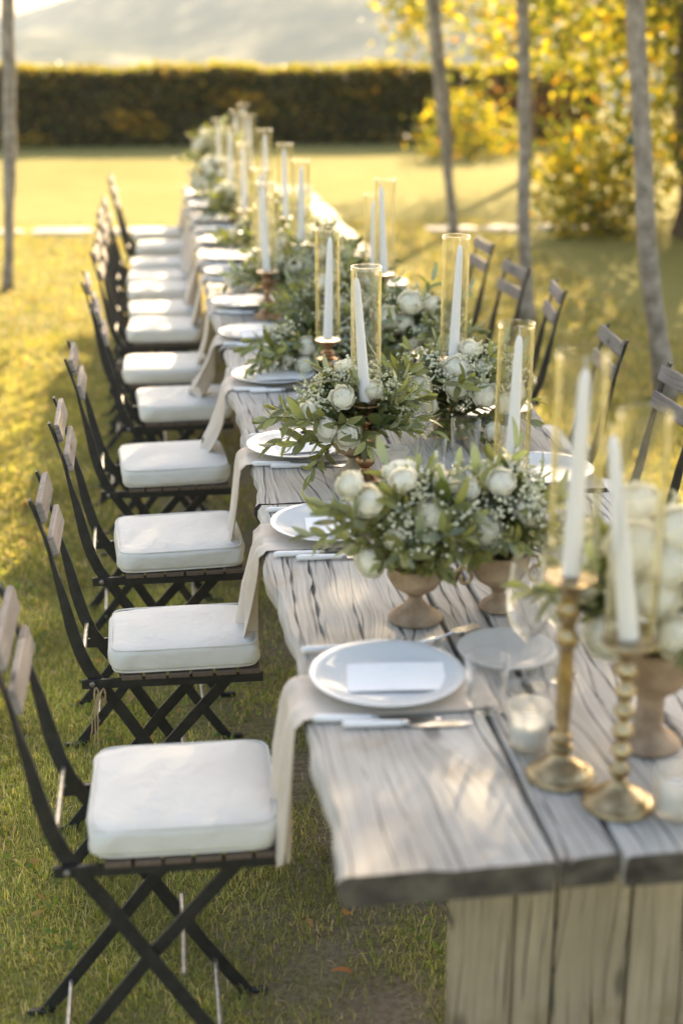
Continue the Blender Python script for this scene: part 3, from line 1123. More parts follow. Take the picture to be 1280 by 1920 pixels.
# ------------------------------------------------------------------ place settings
PLATE = MB().lathe([(0, .004), (.070, .004), (.078, .003), (.082, 0), (.086, .003), (.118, .012), (.1335, .0175), (.1345, .0195), (.133, .0205), (.117, .0155), (.088, .0075), (.080, .0062), (.03, .0058), (0, .0058)], 64).me('dinner_plate', sharp=60)
BREAD = MB().lathe([(0, .004), (.045, .004), (.052, .003), (.056, 0), (.06, .003), (.080, .010), (.0895, .015), (.0905, .017), (.089, .018), (.078, .0135), (.06, .0075), (.02, .006), (0, .006)], 56).me('side_plate', sharp=60)


def card_mesh():
    def fn(u, v):
        x = -.085 + .17 * u
        y = -.052 + .104 * v
        return (x, y, .0015 * math.sin(u * 3) + .002 * (2 * v - 1) ** 2)
    return MB().grid(fn, 12, 8).me('menu_card', sharp=None)


CARD = card_mesh()


def knife():
    h = MB().tube([(0, 0, .006), (.004, 0, .006), (.012, 0, .006), (.05, 0, .0055), (.088, 0, .0055), (.097, 0, .0055), (.1, 0, .0055)], [.002, .0055, .0068, .0062, .0052, .0050, .0035], 12)
    b = MB()
    b.tube([(.098, 0, .0055), (.104, 0, .0055), (.110, 0, .005)], [.0045, .0055, .003], 10)
    V, F, n = [], [], 16
    for i in range(n + 1):
        f = i / n
        x = .108 + .105 * f
        w = .0075 * (1 - max(0, (f - .7) / .3) ** 2 * .9) * (.75 + .25 * min(1, f * 5))
        V += [(x, -w, .0022), (x, w * .9, .0028), (x, w * .9, .0036), (x, -w, .0026)]
    for i in range(n):
        for k in range(4):
            l = (k + 1) % 4
            F.append((i * 4 + k, (i + 1) * 4 + k, (i + 1) * 4 + l, i * 4 + l))
    F += [(0, 1, 2, 3), (n * 4 + 3, n * 4 + 2, n * 4 + 1, n * 4)]
    b.add(V, F)
    return h.me('handle', sharp=None), b.me('blade', sharp=40)


def fork():
    h = MB().tube([(0, 0, .006), (.004, 0, .006), (.012, 0, .006), (.05, 0, .0055), (.085, 0, .0055), (.09, 0, .0055)], [.002, .0055, .0066, .0060, .0050, .0035], 12)
    b = MB()
    b.tube([(.088, 0, .0055), (.115, 0, .006), (.140, 0, .008)], [.0042, .0026, .0030], 8)
    b.box((.148, 0, .008), (.022, .020, .0022), .0008)
    for k in range(4):
        y = -.0084 + k * .0056
        b.bar([(.158, .008), (.178, .006), (.198, .0075)], y, .0018, .0026)
    return h.me('handle', sharp=None), b.me('tines', sharp=40)


KN, FK = knife(), fork()


def cutlery(kind, label, loc, rz, group):
    t = thing(kind, label, kind, loc, rz, group)
    hm_, bm_ = KN if kind == 'knife' else FK
    obj('handle', hm_, M['handle'], t)
    obj('blade' if kind == 'knife' else 'tines', bm_, M['cutsteel'], t)


def napkin(seed, drop, flare, width=.165, inner=.335):
    """linen folded under the plate, over the table edge (x = 0) and down; -x is away from the table"""
    rs = random.Random(seed)
    ph = [rs.uniform(0, 6) for _ in range(6)]
    path = [(inner, .0035), (.16, .0035), (.06, .0035), (.018, .004), (.002, .002), (-.010, -.012), (-.015, -.035)]
    k = 9
    for i in range(1, k + 1):
        f = i / k
        path.append((-.015 - .014 * f - flare * f ** 2.2, -.035 - (drop - .035) * f))
    pts = [Vector((a, 0, b)) for a, b in path]
    cum = [0]
    for a, b in zip(pts, pts[1:]):
        cum.append(cum[-1] + (b - a).length)
    L = cum[-1]

    def at(s):
        s = min(max(s, 0), L - 1e-6)
        for i in range(len(pts) - 1):
            if s <= cum[i + 1]:
                f = (s - cum[i]) / (cum[i + 1] - cum[i])
                return pts[i].lerp(pts[i + 1], f), (pts[i + 1] - pts[i]).normalized()
    hang0 = cum[5]

    def fn(u, v):
        s = L * u
        s2 = s * (1 + .0) - (rs_hem(v) if u > .8 else 0) * (u - .8) / .2
        p, d = at(s2)
        h = max(0, min(1, (s - hang0 + .04) / .14))
        wdt = width * (1 - (.20 + .10 * math.sin(seed * 3.1)) * h * math.sin(min(1, h) * 1.4))
        y = (v - .5) * wdt + .012 * h * math.sin(ph[0])
        amp = .0015 + (.012 + .008 * math.sin(seed * 2.1)) * h
        w = math.sin(v * (9 + 4 * math.sin(seed * 1.7)) + ph[1] + 1.6 * u) * amp + .45 * amp * math.sin(v * 21 + ph[2] - 2 * u)
        nrm = Vector((d.z, 0, -d.x))
        if nrm.x > 0 and h > 0:
            nrm = -nrm
        off = w if h > 0 else abs(w)
        p = p + nrm * (off if h > .2 else abs(off) * .4)
        p.z = max(p.z, .0022) if p.x > .004 else p.z
        if p.z < -.01:
            p.x = min(p.x, -.012)
        return (p.x, y, p.z)

    def rs_hem(v):
        return .018 * math.sin(v * 7 + ph[3]) + .012 * math.sin(v * 17 + ph[4]) + .018
    mb = MB().grid(fn, 60, 30)
    return mb.me('linen_napkin', sharp=None)


PY = [2.21, 3.0, 3.63, 4.43, 5.09, 5.68, 6.43, 6.85, 7.40, 7.79, 8.24, 8.89, 9.51]
PX = [.365, .362, .350, .355, .345, .345, .345, .345, .345, .345, .345, .345, .345]
DROP = [.31, .25, .25, .225, .20, .24, .23, .22, .24, .22, .24, .24, .24]
FLARE = [.005, .012, .02, .065, .075, .05, .03, .04, .03, .04, .03, .03, .03]
for i, (x, y) in enumerate(zip(PX, PY)):
    o_ = ORD[i]
    nm = obj('linen_napkin', napkin(i, DROP[i], FLARE[i], .165 + .012 * math.sin(i * 2.3)), M['linen'], loc=(TX0 - .006, y - (.024 if i else .032), TT))
    sm_ = nm.modifiers.new('cloth', 'SOLIDIFY')
    sm_.thickness = .0011
    sm_.offset = 1
    tag(nm, 'beige linen napkin hanging over the left table edge at the %s place from the front' % o_, 'napkin', 'napkins on the left side')
    zt = TT + .0085
    tag(obj('dinner_plate', PLATE, M['porcelain'], loc=(x, y, zt)), 'white dinner plate at the %s place from the front, left side' % o_, 'plate', 'plates on the left side')
    if i < 6:
        c_ = obj('menu_card', CARD, M['paper'], loc=(x + [.015, .03, .03, .03, .03, .03][i], y - .008, zt + .0092))
        c_.rotation_euler = (R(1.5), R(-1), R([-7, -3, 4, -2, 3, 0][i]))
        tag(c_, 'blank white menu card on the %s plate from the front, left side' % o_, 'card', 'menu cards on the plates')
    if i < 8:
        yk = [.118, .143, .108, .118, .118, .118, .118, .118][i]
        cutlery('knife', 'pearl handled knife nearer the plate at the %s place, left side' % o_, (TX0 + .012, y - yk, TT + .001), R(-6 if i == 0 else random.uniform(-3, 2)), 'knives on the left side')
        cutlery('knife', 'pearl handled knife farther from the plate at the %s place, left side' % o_, (TX0 + .058, y - yk - .026, TT + .001), R(-5 if i == 0 else random.uniform(-3, 2)), 'knives on the left side')
        cutlery('fork', 'pearl handled fork behind the plate at the %s place, left side' % o_, (TX0 + .02, y + .152, TT + .001), R(random.uniform(-2, 3)), 'forks on the left side')
RP = [(.935, 2.62), (.945, 3.36), (.945, 3.98), (.945, 4.7), (.945, 5.4), (.945, 6.1)]
RPN = ['behind the two nearest brass candlesticks', 'beside the third glass cylinder', 'in front of the second right hand chair', 'in front of the third right hand chair', 'in front of the fourth right hand chair', 'in front of the fifth right hand chair']
for i, (x, y) in enumerate(RP):
    tag(obj('dinner_plate', PLATE, M['porcelain'], loc=(x, y, TT + .001)), 'white dinner plate on the right side, %s' % RPN[i], 'plate', 'plates on the right side')
tag(obj('side_plate', BREAD, M['bread'], loc=(.60, 2.30, TT + .001)), 'small pale glass side plate beside the front dinner plate', 'plate')
f_ = cutlery('fork', 'pearl handled fork poking out behind the front dinner plate', (.40, 2.335, TT + .001), R(28), None)
cp = MB().lathe([(0, .002), (.035, .002), (.038, 0), (.042, .004), (.062, .030), (.075, .062), (.079, .085), (.077, .086), (.072, .062), (.058, .030), (.036, .008), (0, .006)], 48)
tag(obj('white_bowl', cp.me('white_bowl', sharp=50), M['porcelain'], loc=(.345, 6.02, TT + .012)), 'white bowl standing on the left side of the table past the sixth plate', 'bowl')

def catmull(prof, k=3):
    out = []
    for i in range(len(prof) - 1):
        p0, p1, p2, p3 = prof[max(i - 1, 0)], prof[i], prof[i + 1], prof[min(i + 2, len(prof) - 1)]
        for j in range(k):
            t = j / k
            q = []
            for c in (0, 1):
                q.append(.5 * (2 * p1[c] + (p2[c] - p0[c]) * t + (2 * p0[c] - 5 * p1[c] + 4 * p2[c] - p3[c]) * t * t + (3 * p1[c] - p0[c] - 3 * p2[c] + p3[c]) * t ** 3))
            out.append((max(0, q[0]), q[1]))
    out.append(prof[-1])
    return out


# ------------------------------------------------------------------ glassware
WINE = MB().lathe(catmull([(0, .001), (.034, .001), (.036, .0025), (.033, .004), (.012, .008), (.0045, .016), (.0036, .06), (.0042, .085), (.012, .098), (.026, .112), (.037, .14), (.0395, .165), (.037, .20), (.0335, .232), (.0327, .232), (.0362, .20), (.0387, .165), (.0362, .14), (.025, .1135), (.010, .1005), (0, .0985)], 2), 44)
ME_WINE = WINE.me('wine_glass', sharp=55)
ME_TUMB = MB().lathe([(0, .001), (.028, .001), (.031, .003), (.0335, .04), (.037, .098), (.0362, .099), (.0352, .097), (.0318, .04), (.029, .010), (0, .009)], 44).me('tumbler', sharp=25)
ME_WATER = MB().lathe([(0, .001), (.030, .001), (.033, .003), (.036, .06), (.0385, .128), (.0377, .129), (.0367, .127), (.0345, .06), (.031, .010), (0, .009)], 44).me('water_glass', sharp=25)
ME_VOT = MB().lathe([(0, .001), (.026, .001), (.029, .004), (.0315, .012), (.033, .050), (.0345, .058), (.0375, .062), (.0385, .067), (.0372, .072), (.034, .072), (.032, .066), (.0305, .05), (.0275, .016), (0, .014)], 44, ribs=(.012, .052, 22, .018)).me('votive_cup', sharp=70)
for nm, me_, mt, x, y, lab in [
    ('wine_glass', ME_WINE, 'clear', .602, 2.17, 'stemmed clear wine glass standing in front of the side plate'),
    ('wine_glass', ME_WINE, 'clear', .668, 2.215, 'clear wine glass behind the taller front brass candlestick'),
    ('tumbler', ME_TUMB, 'clear', .515, 2.10, 'clear tumbler at the blade tips of the front knives'),
    ('votive_cup', ME_VOT, 'votive', .553, 1.965, 'thick rimmed pressed glass votive beside the front brass candlestick'),
    ('votive_cup', ME_VOT, 'votive', .715, 1.735, 'pressed glass votive cut by the right edge near the table front'),
    ('water_glass', ME_WATER, 'clear', .765, 3.44, 'tall clear water glass below the white ranunculus'),
    ('tumbler', ME_TUMB, 'clear', .672, 3.40, 'clear tumbler left of the tall water glass'),
    ('votive_cup', ME_VOT, 'votive', .577, 3.40, 'pressed glass votive beside the terracotta bowl and bronze candlestick'),
    ('wine_glass', ME_WINE, 'clear', .64, 3.44, 'clear wine glass between the terracotta bowl and the tumbler'),
    ('tumbler', ME_TUMB, 'clear', .752, 2.60, 'small clear tumbler behind the flower bowl with scroll handles'),
    ('water_glass', ME_WATER, 'clear', .62, 4.20, 'clear water glass half hidden behind olive leaves at the table centre'),
]:
    tag(obj(nm, me_, M[mt], loc=(x, y, TT + .001)), lab, 'glass')
for i, (x, y) in enumerate([(.553, 1.965), (.715, 1.735), (.577, 3.40)]):
    wl = MB().lathe([(0, .0), (.026, .0), (.028, .02), (.027, .030), (.01, .0305), (0, .0305)], 24)
    tag(obj('wax_light', wl.me('wax_light', sharp=50), M['candle'], loc=(x, y, TT + .0155)), 'white wax inside the pressed glass votive ' + ['by the front brass candlestick', 'at the right edge', 'by the terracotta bowl'][i], 'candle')


# ------------------------------------------------------------------ candlesticks with hurricane glasses
def stick_profile(h, kind):
    a = [(0, 0), (.040, 0), (.042, .003), (.041, .007), (.036, .010), (.032, .016), (.022, .024), (.013, .032), (.0095, .040)]
    up0, up1 = .040, h - .030
    L = up1 - up0
    if kind == 0:      # beads all the way
        m = []
        k = max(3, int(round(L / .032)))
        for i in range(k):
            z = up0 + L * i / k
            d = L / k
            m += [(.006, z + d * .08), (.0085, z + d * .2), (.0125, z + d * .45), (.0105, z + d * .7), (.0065, z + d * .92)]
    elif kind == 1:    # tapered column between knops
        m = [(.014, up0 + .004), (.015, up0 + .010), (.009, up0 + .016), (.0135, up0 + .024), (.0125, up0 + .03), (.0085, up0 + .036), (.0105, up0 + L * .42), (.0085, up0 + L * .66), (.0125, up0 + L * .70), (.0135, up0 + L * .76), (.0085, up0 + L * .81), (.013, up0 + L * .88), (.014, up0 + L * .93), (.010, up0 + L * .97)]
    else:              # ball foot, bottle stem and wide disc
        m = [(.010, up0 + .002), (.0175, up0 + .010), (.0195, up0 + .020), (.0165, up0 + .030), (.008, up0 + .036), (.010, up0 + .044), (.008, up0 + .050), (.0115, up0 + L * .52), (.0085, up0 + L * .62), (.010, up0 + L * .70), (.026, up0 + L * .735), (.0265, up0 + L * .75), (.010, up0 + L * .775), (.017, up0 + L * .86), (.0185, up0 + L * .92), (.012, up0 + L * .98)]
    t = [(.012, h - .028), (.020, h - .014), (.032, h - .006), (.0385, h - .002), (.0385, h), (.037, h + .0012), (.0, h + .0012)]
    return a + m + t


GH, GR = .335, .0365
ME_HUR = MB().lathe([(0, 0), (GR - .002, 0), (GR, .002), (GR, .004), (GR, GH - .009), (GR, GH - .007), (GR + .0014, GH - .004), (GR + .0014, GH - .002), (GR + .0004, GH), (GR - .0028, GH), (GR - .0036, GH - .002), (GR - .0036, GH - .004), (GR - .0026, GH - .007), (GR - .0026, GH - .009), (GR - .0026, .010), (GR - .0026, .006), (GR - .006, .004), (0, .004)], 64).me('glass_cylinder', sharp=20)


def candle_mesh():
    mb = MB().lathe([(0, 0), (.0142, 0), (.0142, .002), (.0139, .04), (.0104, .20), (.0080, .285), (.0062, .296), (.0030, .304), (0, .306)], 24)
    return mb.me('taper_candle', sharp=60)


ME_CAN = candle_mesh()
ME_WICK = MB().tube([(0, 0, .304), (.0006, 0, .312), (-.0008, .0006, .322)], .0009, 6).me('wick', sharp=None)
#   x, y, stick height, kind, metal, candle lean (x, y degrees), label
CANDLES = [
    (.640, 1.776, .262, 0, 'brass', (-9.0, .5), 'nearest to the right front corner'),
    (.578, 1.868, .325, 1, 'brass', (.8, 0), 'second from the front, tallest in the foreground'),
    (.712, 2.76, .180, 1, 'brass', (1.2, 0), 'rising behind the pair of front flower bowls'),
    (.492, 3.345, .203, 2, 'copper', (-4.5, 0), 'in sharp focus beside the terracotta flower bowl'),
    (.790, 3.735, .215, 1, 'copper', (2.0, 0), 'above the white ranunculus in the middle'),
    (.505, 4.233, .170, 2, 'copper', (1.5, 0), 'left of centre behind the sharply focused one'),
    (.800, 5.25, .150, 1, 'brass', (-.5, 0), 'shorter one of the pair behind the middle flowers'),
    (.806, 5.04, .228, 1, 'brass', (-2.5, 0), 'taller one of the pair behind the middle flowers'),
    (.590, 5.85, .221, 1, 'brass', (.5, 0), 'beside the dark olive spray halfway down the table'),
    (.600, 6.66, .221, 0, 'brass', (-.5, 0), 'right of the middle cluster halfway down'),
    (.570, 7.44, .230, 1, 'brass', (0, 0), 'standing apart against the dark hedge right of the far cluster'),
    (.415, 5.45, .178, 2, 'copper', (-1.8, 0), 'over the copper pedestal flower bowl at the left'),
    (.440, 6.04, .172, 1, 'brass', (0, 0), 'directly behind the one over the copper flower bowl'),
    (.457, 7.43, .163, 1, 'brass', (0, 0), 'front of the far cluster'),
    (.440, 8.40, .180, 0, 'brass', (.5, 0), 'left middle of the far cluster'),
    (.415, 9.19, .172, 1, 'brass', (0, 0), 'leftmost of the far cluster'),
    (.548, 9.60, .195, 1, 'brass', (0, 0), 'rear of the far cluster, left of the tallest'),
    (.620, 9.93, .220, 1, 'brass', (0, 0), 'highest in the picture, at the far end of the table'),
    (.606, 9.17, .195, 0, 'brass', (0, 0), 'right side of the far cluster'),
]
for i, (x, y, h, kd, mt, ln, lab) in enumerate(CANDLES):
    st = obj('candlestick', MB().lathe([(r_ * (1.22 if z_ < h - .03 else 1.0), z_) for r_, z_ in catmull(stick_profile(h, kd))], 32).me('candlestick', sharp=None), M[mt], loc=(x, y, TT + .001))
    tag(st, '%s candlestick %s' % ('brass' if mt == 'brass' else 'bronze', lab), 'candlestick', 'candlesticks down the table')
    z = TT + .001 + h + .0018
    hg = obj('glass_cylinder', ME_HUR, M['glass'], loc=(x, y, z))
    tag(hg, 'glass candle cylinder %s' % lab, 'glass cylinder', 'hurricane glasses down the table')
    cn = thing('taper_candle', 'white taper candle %s' % lab, 'candle', (x - math.sin(R(ln[0])) * -.008, y, z + .0045), 0, 'taper candles down the table')
    cn.rotation_euler = (R(ln[1]), R(ln[0]), random.uniform(0, .2))
    obj('wax', ME_CAN, M['candle'], cn)
    obj('wick', ME_WICK, M['paper'], cn)


# ------------------------------------------------------------------ flowers
def petal(R0, a0, a1, phi, w, flare, ruf, seed, nu=7, nv=6, tuck=0.0):
    rs = random.Random(seed)
    p = rs.uniform(0, 6)
    lift = max(0, .60 - .33 * max(0, R0 - .5) ** 1.2 + R0 * math.cos(a1) * .92) if R0 < .9 else 0

    def fn(u, v):
        uu = 2 * u - 1
        top = a1 * (1 - .10 * uu * uu + .03 * math.sin(uu * 6 + p))
        a = a0 + (top - a0) * v
        wid = w * (.45 + .55 * math.sin(math.pi * min(1, .25 + .6 * v)))
        f = phi + uu * wid
        r = R0 * (1 + flare * v ** 3 + ruf * v * v * math.sin(uu * 5 + p) + .05 * uu * (1 - tuck))
        return (r * math.sin(a) * math.cos(f), r * math.sin(a) * math.sin(f), -r * math.cos(a) * .92 + lift * v)
    return fn, nu, nv


def rose_core(seed, layers):
    rs = random.Random(seed)
    mb = MB()
    for R0, n, a1, fl in layers:
        ph = rs.uniform(0, 6)
        for k in range(n):
            fn, nu, nv = petal(R0, .25, a1 * math.pi * rs.uniform(.95, 1.03), ph + 2 * math.pi * k / n + rs.uniform(-.15, .15), math.pi / n * 1.45, fl, .03, rs.random())
            mb.grid(fn, nu, nv)
    if layers[0][0] > .28:
        mb.lathe([(0, -.85), (.3, -.80), (.55, -.65), (.78, -.35), (.86, -.05), (.80, .17), (.69, .31), (.54, .42), (.38, .49), (.24, .525), (.12, .545), (0, .55)], 20)
    return mb.me('rose', sharp=None)


LAY_IN = [(.30, 3, .93, 0), (.42, 4, .90, 0), (.54, 5, .86, .0), (.66, 5, .81, .0), (.77, 6, .75, .02)]
LAY_OUT = [(.87, 6, .68, .06), (.96, 7, .60, .14)]
ROSE_FULL = [rose_core(100 + k, LAY_IN + LAY_OUT) for k in range(3)]
ROSE_IN = [rose_core(200 + k, LAY_IN + LAY_OUT[:1]) for k in range(3)]
PETALS = []
for k in range(3):
    fn, nu, nv = petal(.97, .3, .60 * math.pi, 0, .62, .16, .05, 300 + k, 9, 7)
    PETALS.append(MB().grid(fn, nu, nv).me('petal', sharp=None))
ROSE_OPEN = [rose_core(400 + k, [(.25, 3, .9, 0), (.40, 4, .8, .03), (.58, 5, .68, .1), (.78, 6, .58, .2), (.98, 7, .50, .25)]) for k in range(2)]


def leaf_mesh(L, W, fold, curl, name, n=6):
    V, F = [], []
    for i in range(n + 1):
        f = i / n
        w = W * math.sin(math.pi * (f * .96 + .02)) ** .62 * (1 - .12 * f)
        z = -curl * L * f * f
        V += [(-w, L * f, z + fold * w), (0, L * f, z), (w, L * f, z + fold * w)]
    for i in range(n):
        b = i * 3
        F += [(b, b + 1, b + 4, b + 3), (b + 1, b + 2, b + 5, b + 4)]
    return V, F


LV = [leaf_mesh(.054, .0092, .30, .12, 'leaf'), leaf_mesh(.046, .0082, .22, -.10, 'leaf'), leaf_mesh(.062, .0104, .26, .25, 'leaf')]
ME_LEAF = [mesh('leaf', v, f) for v, f in LV]
BV = leaf_mesh(.058, .0165, .18, .18, 'leaf')
ME_BROAD = mesh('broad_leaf', *BV)


def frame(d, up=Vector((0, 0, 1))):
    """rotation whose Y axis is d and whose Z axis leans to up"""
    d = d.normalized()
    x = d.cross(up)
    if x.length < 1e-3:
        x = Vector((1, 0, 0))
    x.normalize()
    z = x.cross(d)
    return Matrix((x, d, z)).transposed().to_4x4()


def make_sprig(seed, L, nl, droop):
    """stem along +Z bending towards +X; returns stem mesh, leaf matrices, joined mesh"""
    rs = random.Random(seed)
    pts = []
    for i in range(9):
        f = i / 8
        pts.append(Vector((droop * L * f * f, .04 * L * math.sin(f * 4 + seed), L * (f - .25 * droop * f * f))))
    stem = MB().tube(pts, [.0016 - .0009 * i / 8 for i in range(9)], 5)
    mats = []
    for i in range(nl):
        f = .22 + .78 * (i // 2) / max(1, (nl // 2 - 1))
        f = min(f, 1.0)
        a = f * 8
        k = min(7, int(a))
        p = pts[k].lerp(pts[k + 1], a - k)
        d = (pts[k + 1] - pts[k]).normalized()
        side = d.cross(Vector((math.cos((i // 2) * 1.57 + rs.uniform(-.5, .5)), math.sin((i // 2) * 1.57 + rs.uniform(-.5, .5)), .1))).normalized()
        if i % 2:
            side = -side
        op = rs.uniform(.5, .95) if f < .97 else rs.uniform(.1, .3)
        dr = (d * math.cos(op) + side * math.sin(op)).normalized()
        sc = rs.uniform(.75, 1.12) * (1 - .3 * max(0, f - .7))
        mats.append((rs.randrange(3), Matrix.Translation(p) @ frame(dr, d + Vector((rs.uniform(-.6, .6), rs.uniform(-.6, .6), .2))) @ Matrix.Scale(sc, 4)))
    Vj, Fj, Cj = [], [], []
    for v in stem.V:
        Vj.append(v)
        Cj.append((.12, .12, .05))
    Fj += [f for f in stem.F]
    for k, m in mats:
        o = len(Vj)
        c = np.array((.20, .20, .075)) * rs.uniform(.55, 1.6)
        if rs.random() < .2:
            c = np.array((.27, .30, .22))
        for v in LV[k][0]:
            Vj.append(m @ Vector(v))
            Cj.append(tuple(c))
        Fj += [tuple(i + o for i in f) for f in LV[k][1]]
    jm = mesh('olive_sprig', Vj, Fj)
    a = jm.color_attributes.new('col', 'FLOAT_COLOR', 'POINT')
    a.data.foreach_set('color', np.concatenate([np.array(Cj), np.ones((len(Cj), 1))], 1).astype(np.float32).ravel())
    return stem.me('olive_sprig', sharp=None), mats, jm


SPRIG = [make_sprig(k, [.17, .20, .15, .23][k], [14, 16, 12, 18][k], [.25, .4, .15, .5][k]) for k in range(4)]


def octa(c, r):
    V = [(c[0] + r, c[1], c[2]), (c[0] - r, c[1], c[2]), (c[0], c[1] + r, c[2]), (c[0], c[1] - r, c[2]), (c[0], c[1], c[2] + r), (c[0], c[1], c[2] - r)]
    F = [(0, 2, 4), (2, 1, 4), (1, 3, 4), (3, 0, 4), (2, 0, 5), (1, 2, 5), (3, 1, 5), (0, 3, 5)]
    # one subdivision to a rounder bud
    VV = [Vector(v) for v in V]
    cc = Vector(c)
    FF, cache = [], {}

    def mid(a, b):
        k = (min(a, b), max(a, b))
        if k not in cache:
            m = (VV[a] + VV[b]) / 2
            VV.append(cc + (m - cc).normalized() * r)
            cache[k] = len(VV) - 1
        return cache[k]
    for a, b, d in F:
        x, y, z = mid(a, b), mid(b, d), mid(d, a)
        FF += [(a, x, z), (x, b, y), (z, y, d), (x, y, z)]
    return VV, FF


def make_filler(seed):
    rs = random.Random(seed)
    bl, st = MB(), MB()
    for b in range(7):
        d = Vector((rs.uniform(-.5, .5), rs.uniform(-.5, .5), 1)).normalized()
        L = rs.uniform(.07, .12)
        st.tube([(0, 0, 0), d * L * .5 + Vector((0, 0, .004)), d * L], [.0011, .0009, .0006], 4)
        for k in range(9):
            e = d * L + Vector((rs.gauss(0, 1), rs.gauss(0, 1), rs.gauss(0, .8))) * .013
            st.tube([d * L * .8, e], [.0005, .0004], 3, cap=False)
            V, F = octa(e, rs.uniform(.0026, .0048))
            V = [Vector((v.x, v.y, v.z)) for v in V]
            bl.add(V, F)
    return st.me('filler_spray', sharp=None), bl.me('blossoms', sharp=None)


FILL = [make_filler(k) for k in range(3)]


def fern_mesh():
    mb = MB()
    for k in range(14):
        f = k / 13
        z = .02 + .10 * f
        for s in (-1, 1):
            a = 1.1 * k
            mb.tube([(0, 0, z), (s * .014 * math.cos(a), s * .014 * math.sin(a), z + .016)], [.0006, .0004], 3, cap=False)
    mb.tube([(0, 0, 0), (.003, 0, .06), (0, .004, .13)], [.0011, .0009, .0004], 4)
    return mb.me('needle_sprig', sharp=None)


ME_FERN = fern_mesh()


def zrot(d, roll):
    q = Vector(d).normalized().to_track_quat('Z', 'X')
    return q.to_matrix().to_4x4() @ Matrix.Rotation(roll, 4, 'Z')


def droop_rot(d, jit):
    """Z axis along d, X axis pointing downhill"""
    d = Vector(d).normalized()
    dn = Vector((random.uniform(-jit, jit), random.uniform(-jit, jit), -1))
    x = dn - d * dn.dot(d)
    if x.length < .05:
        x = Vector((1, 0, 0)) - d * d.x
    x.normalize()
    y = d.cross(x)
    return Matrix((x, y, d)).transposed().to_4x4()


def urn(kind, t):
    """vessel under the flowers; returns rim height"""
    if kind == 'compote':
        u = MB().lathe([(0, .0), (.050, .0), (.052, .004), (.049, .009), (.036, .018), (.022, .030), (.014, .042), (.0135, .050), (.022, .056), (.040, .068), (.050, .084), (.0535, .100), (.0545, .112), (.0525, .113), (.048, .100), (.036, .080), (0, .072)], 96, ribs=(.006, .036, 28, .035))
        obj('urn', u.me('urn', sharp=40), M['urn'], t)
        return .108
    if kind == 'scroll':
        u = MB().lathe([(0, .0), (.034, .0), (.038, .004), (.032, .014), (.016, .026), (.012, .036), (.018, .046), (.042, .062), (.056, .085), (.061, .110), (.062, .122), (.060, .123), (.054, .104), (.040, .08), (0, .074)], 64)
        ob = obj('urn', u.me('urn', sharp=40), M['urn'], t)
        for s in (-1, 1):
            pts = []
            for k in range(30):
                a = -.6 + k * .26
                r = .026 * (1 - k / 36)
                pts.append((s * (.072 + r * math.cos(a) * .9), -.012, .072 + r * math.sin(a)))
            pts = [(s * .058, -.010, .112), (s * .072, -.012, .112)] + pts
            obj('scroll_handle', MB().tube(pts, .0036, 8).me('scroll_handle', sharp=None), M['brass'], ob)
        return .118
    if kind == 'bowl':
        u = MB().lathe([(0, .055), (.016, .055), (.020, .058), (.040, .068), (.057, .088), (.064, .110), (.0655, .124), (.064, .126), (.0615, .122), (.054, .095), (.038, .076), (0, .068)], 64)
        ob = obj('urn', u.me('urn', sharp=40), M['urn'], t)
        ft = MB().lathe([(0, 0), (.048, 0), (.050, .003), (.047, .008), (.032, .018), (.020, .030), (.0145, .042), (.016, .052), (.024, .057), (0, .057)], 96, ribs=(.004, .04, 26, .05))
        obj('ribbed_foot', ft.me('ribbed_foot', sharp=40), M['urnpale'], ob)
        return .120
    if kind == 'tall':
        u = MB().lathe([(0, .0), (.050, .0), (.052, .005), (.046, .012), (.030, .022), (.022, .036), (.0215, .080), (.026, .092), (.044, .104), (.062, .126), (.071, .156), (.073, .178), (.070, .179), (.064, .15), (.05, .125), (0, .118)], 64)
        obj('urn', u.me('urn', sharp=40), M['urn'], t)
        return .172
    u = MB().lathe([(0, 0), (.034, 0), (.039, .004), (.045, .02), (.049, .05), (.048, .06), (.045, .06), (.043, .035), (.035, .010), (0, .008)], 48)
    obj('urn', u.me('urn', sharp=40), M['copper'] if kind == 'metal' else M['urn'], t)
    return .058


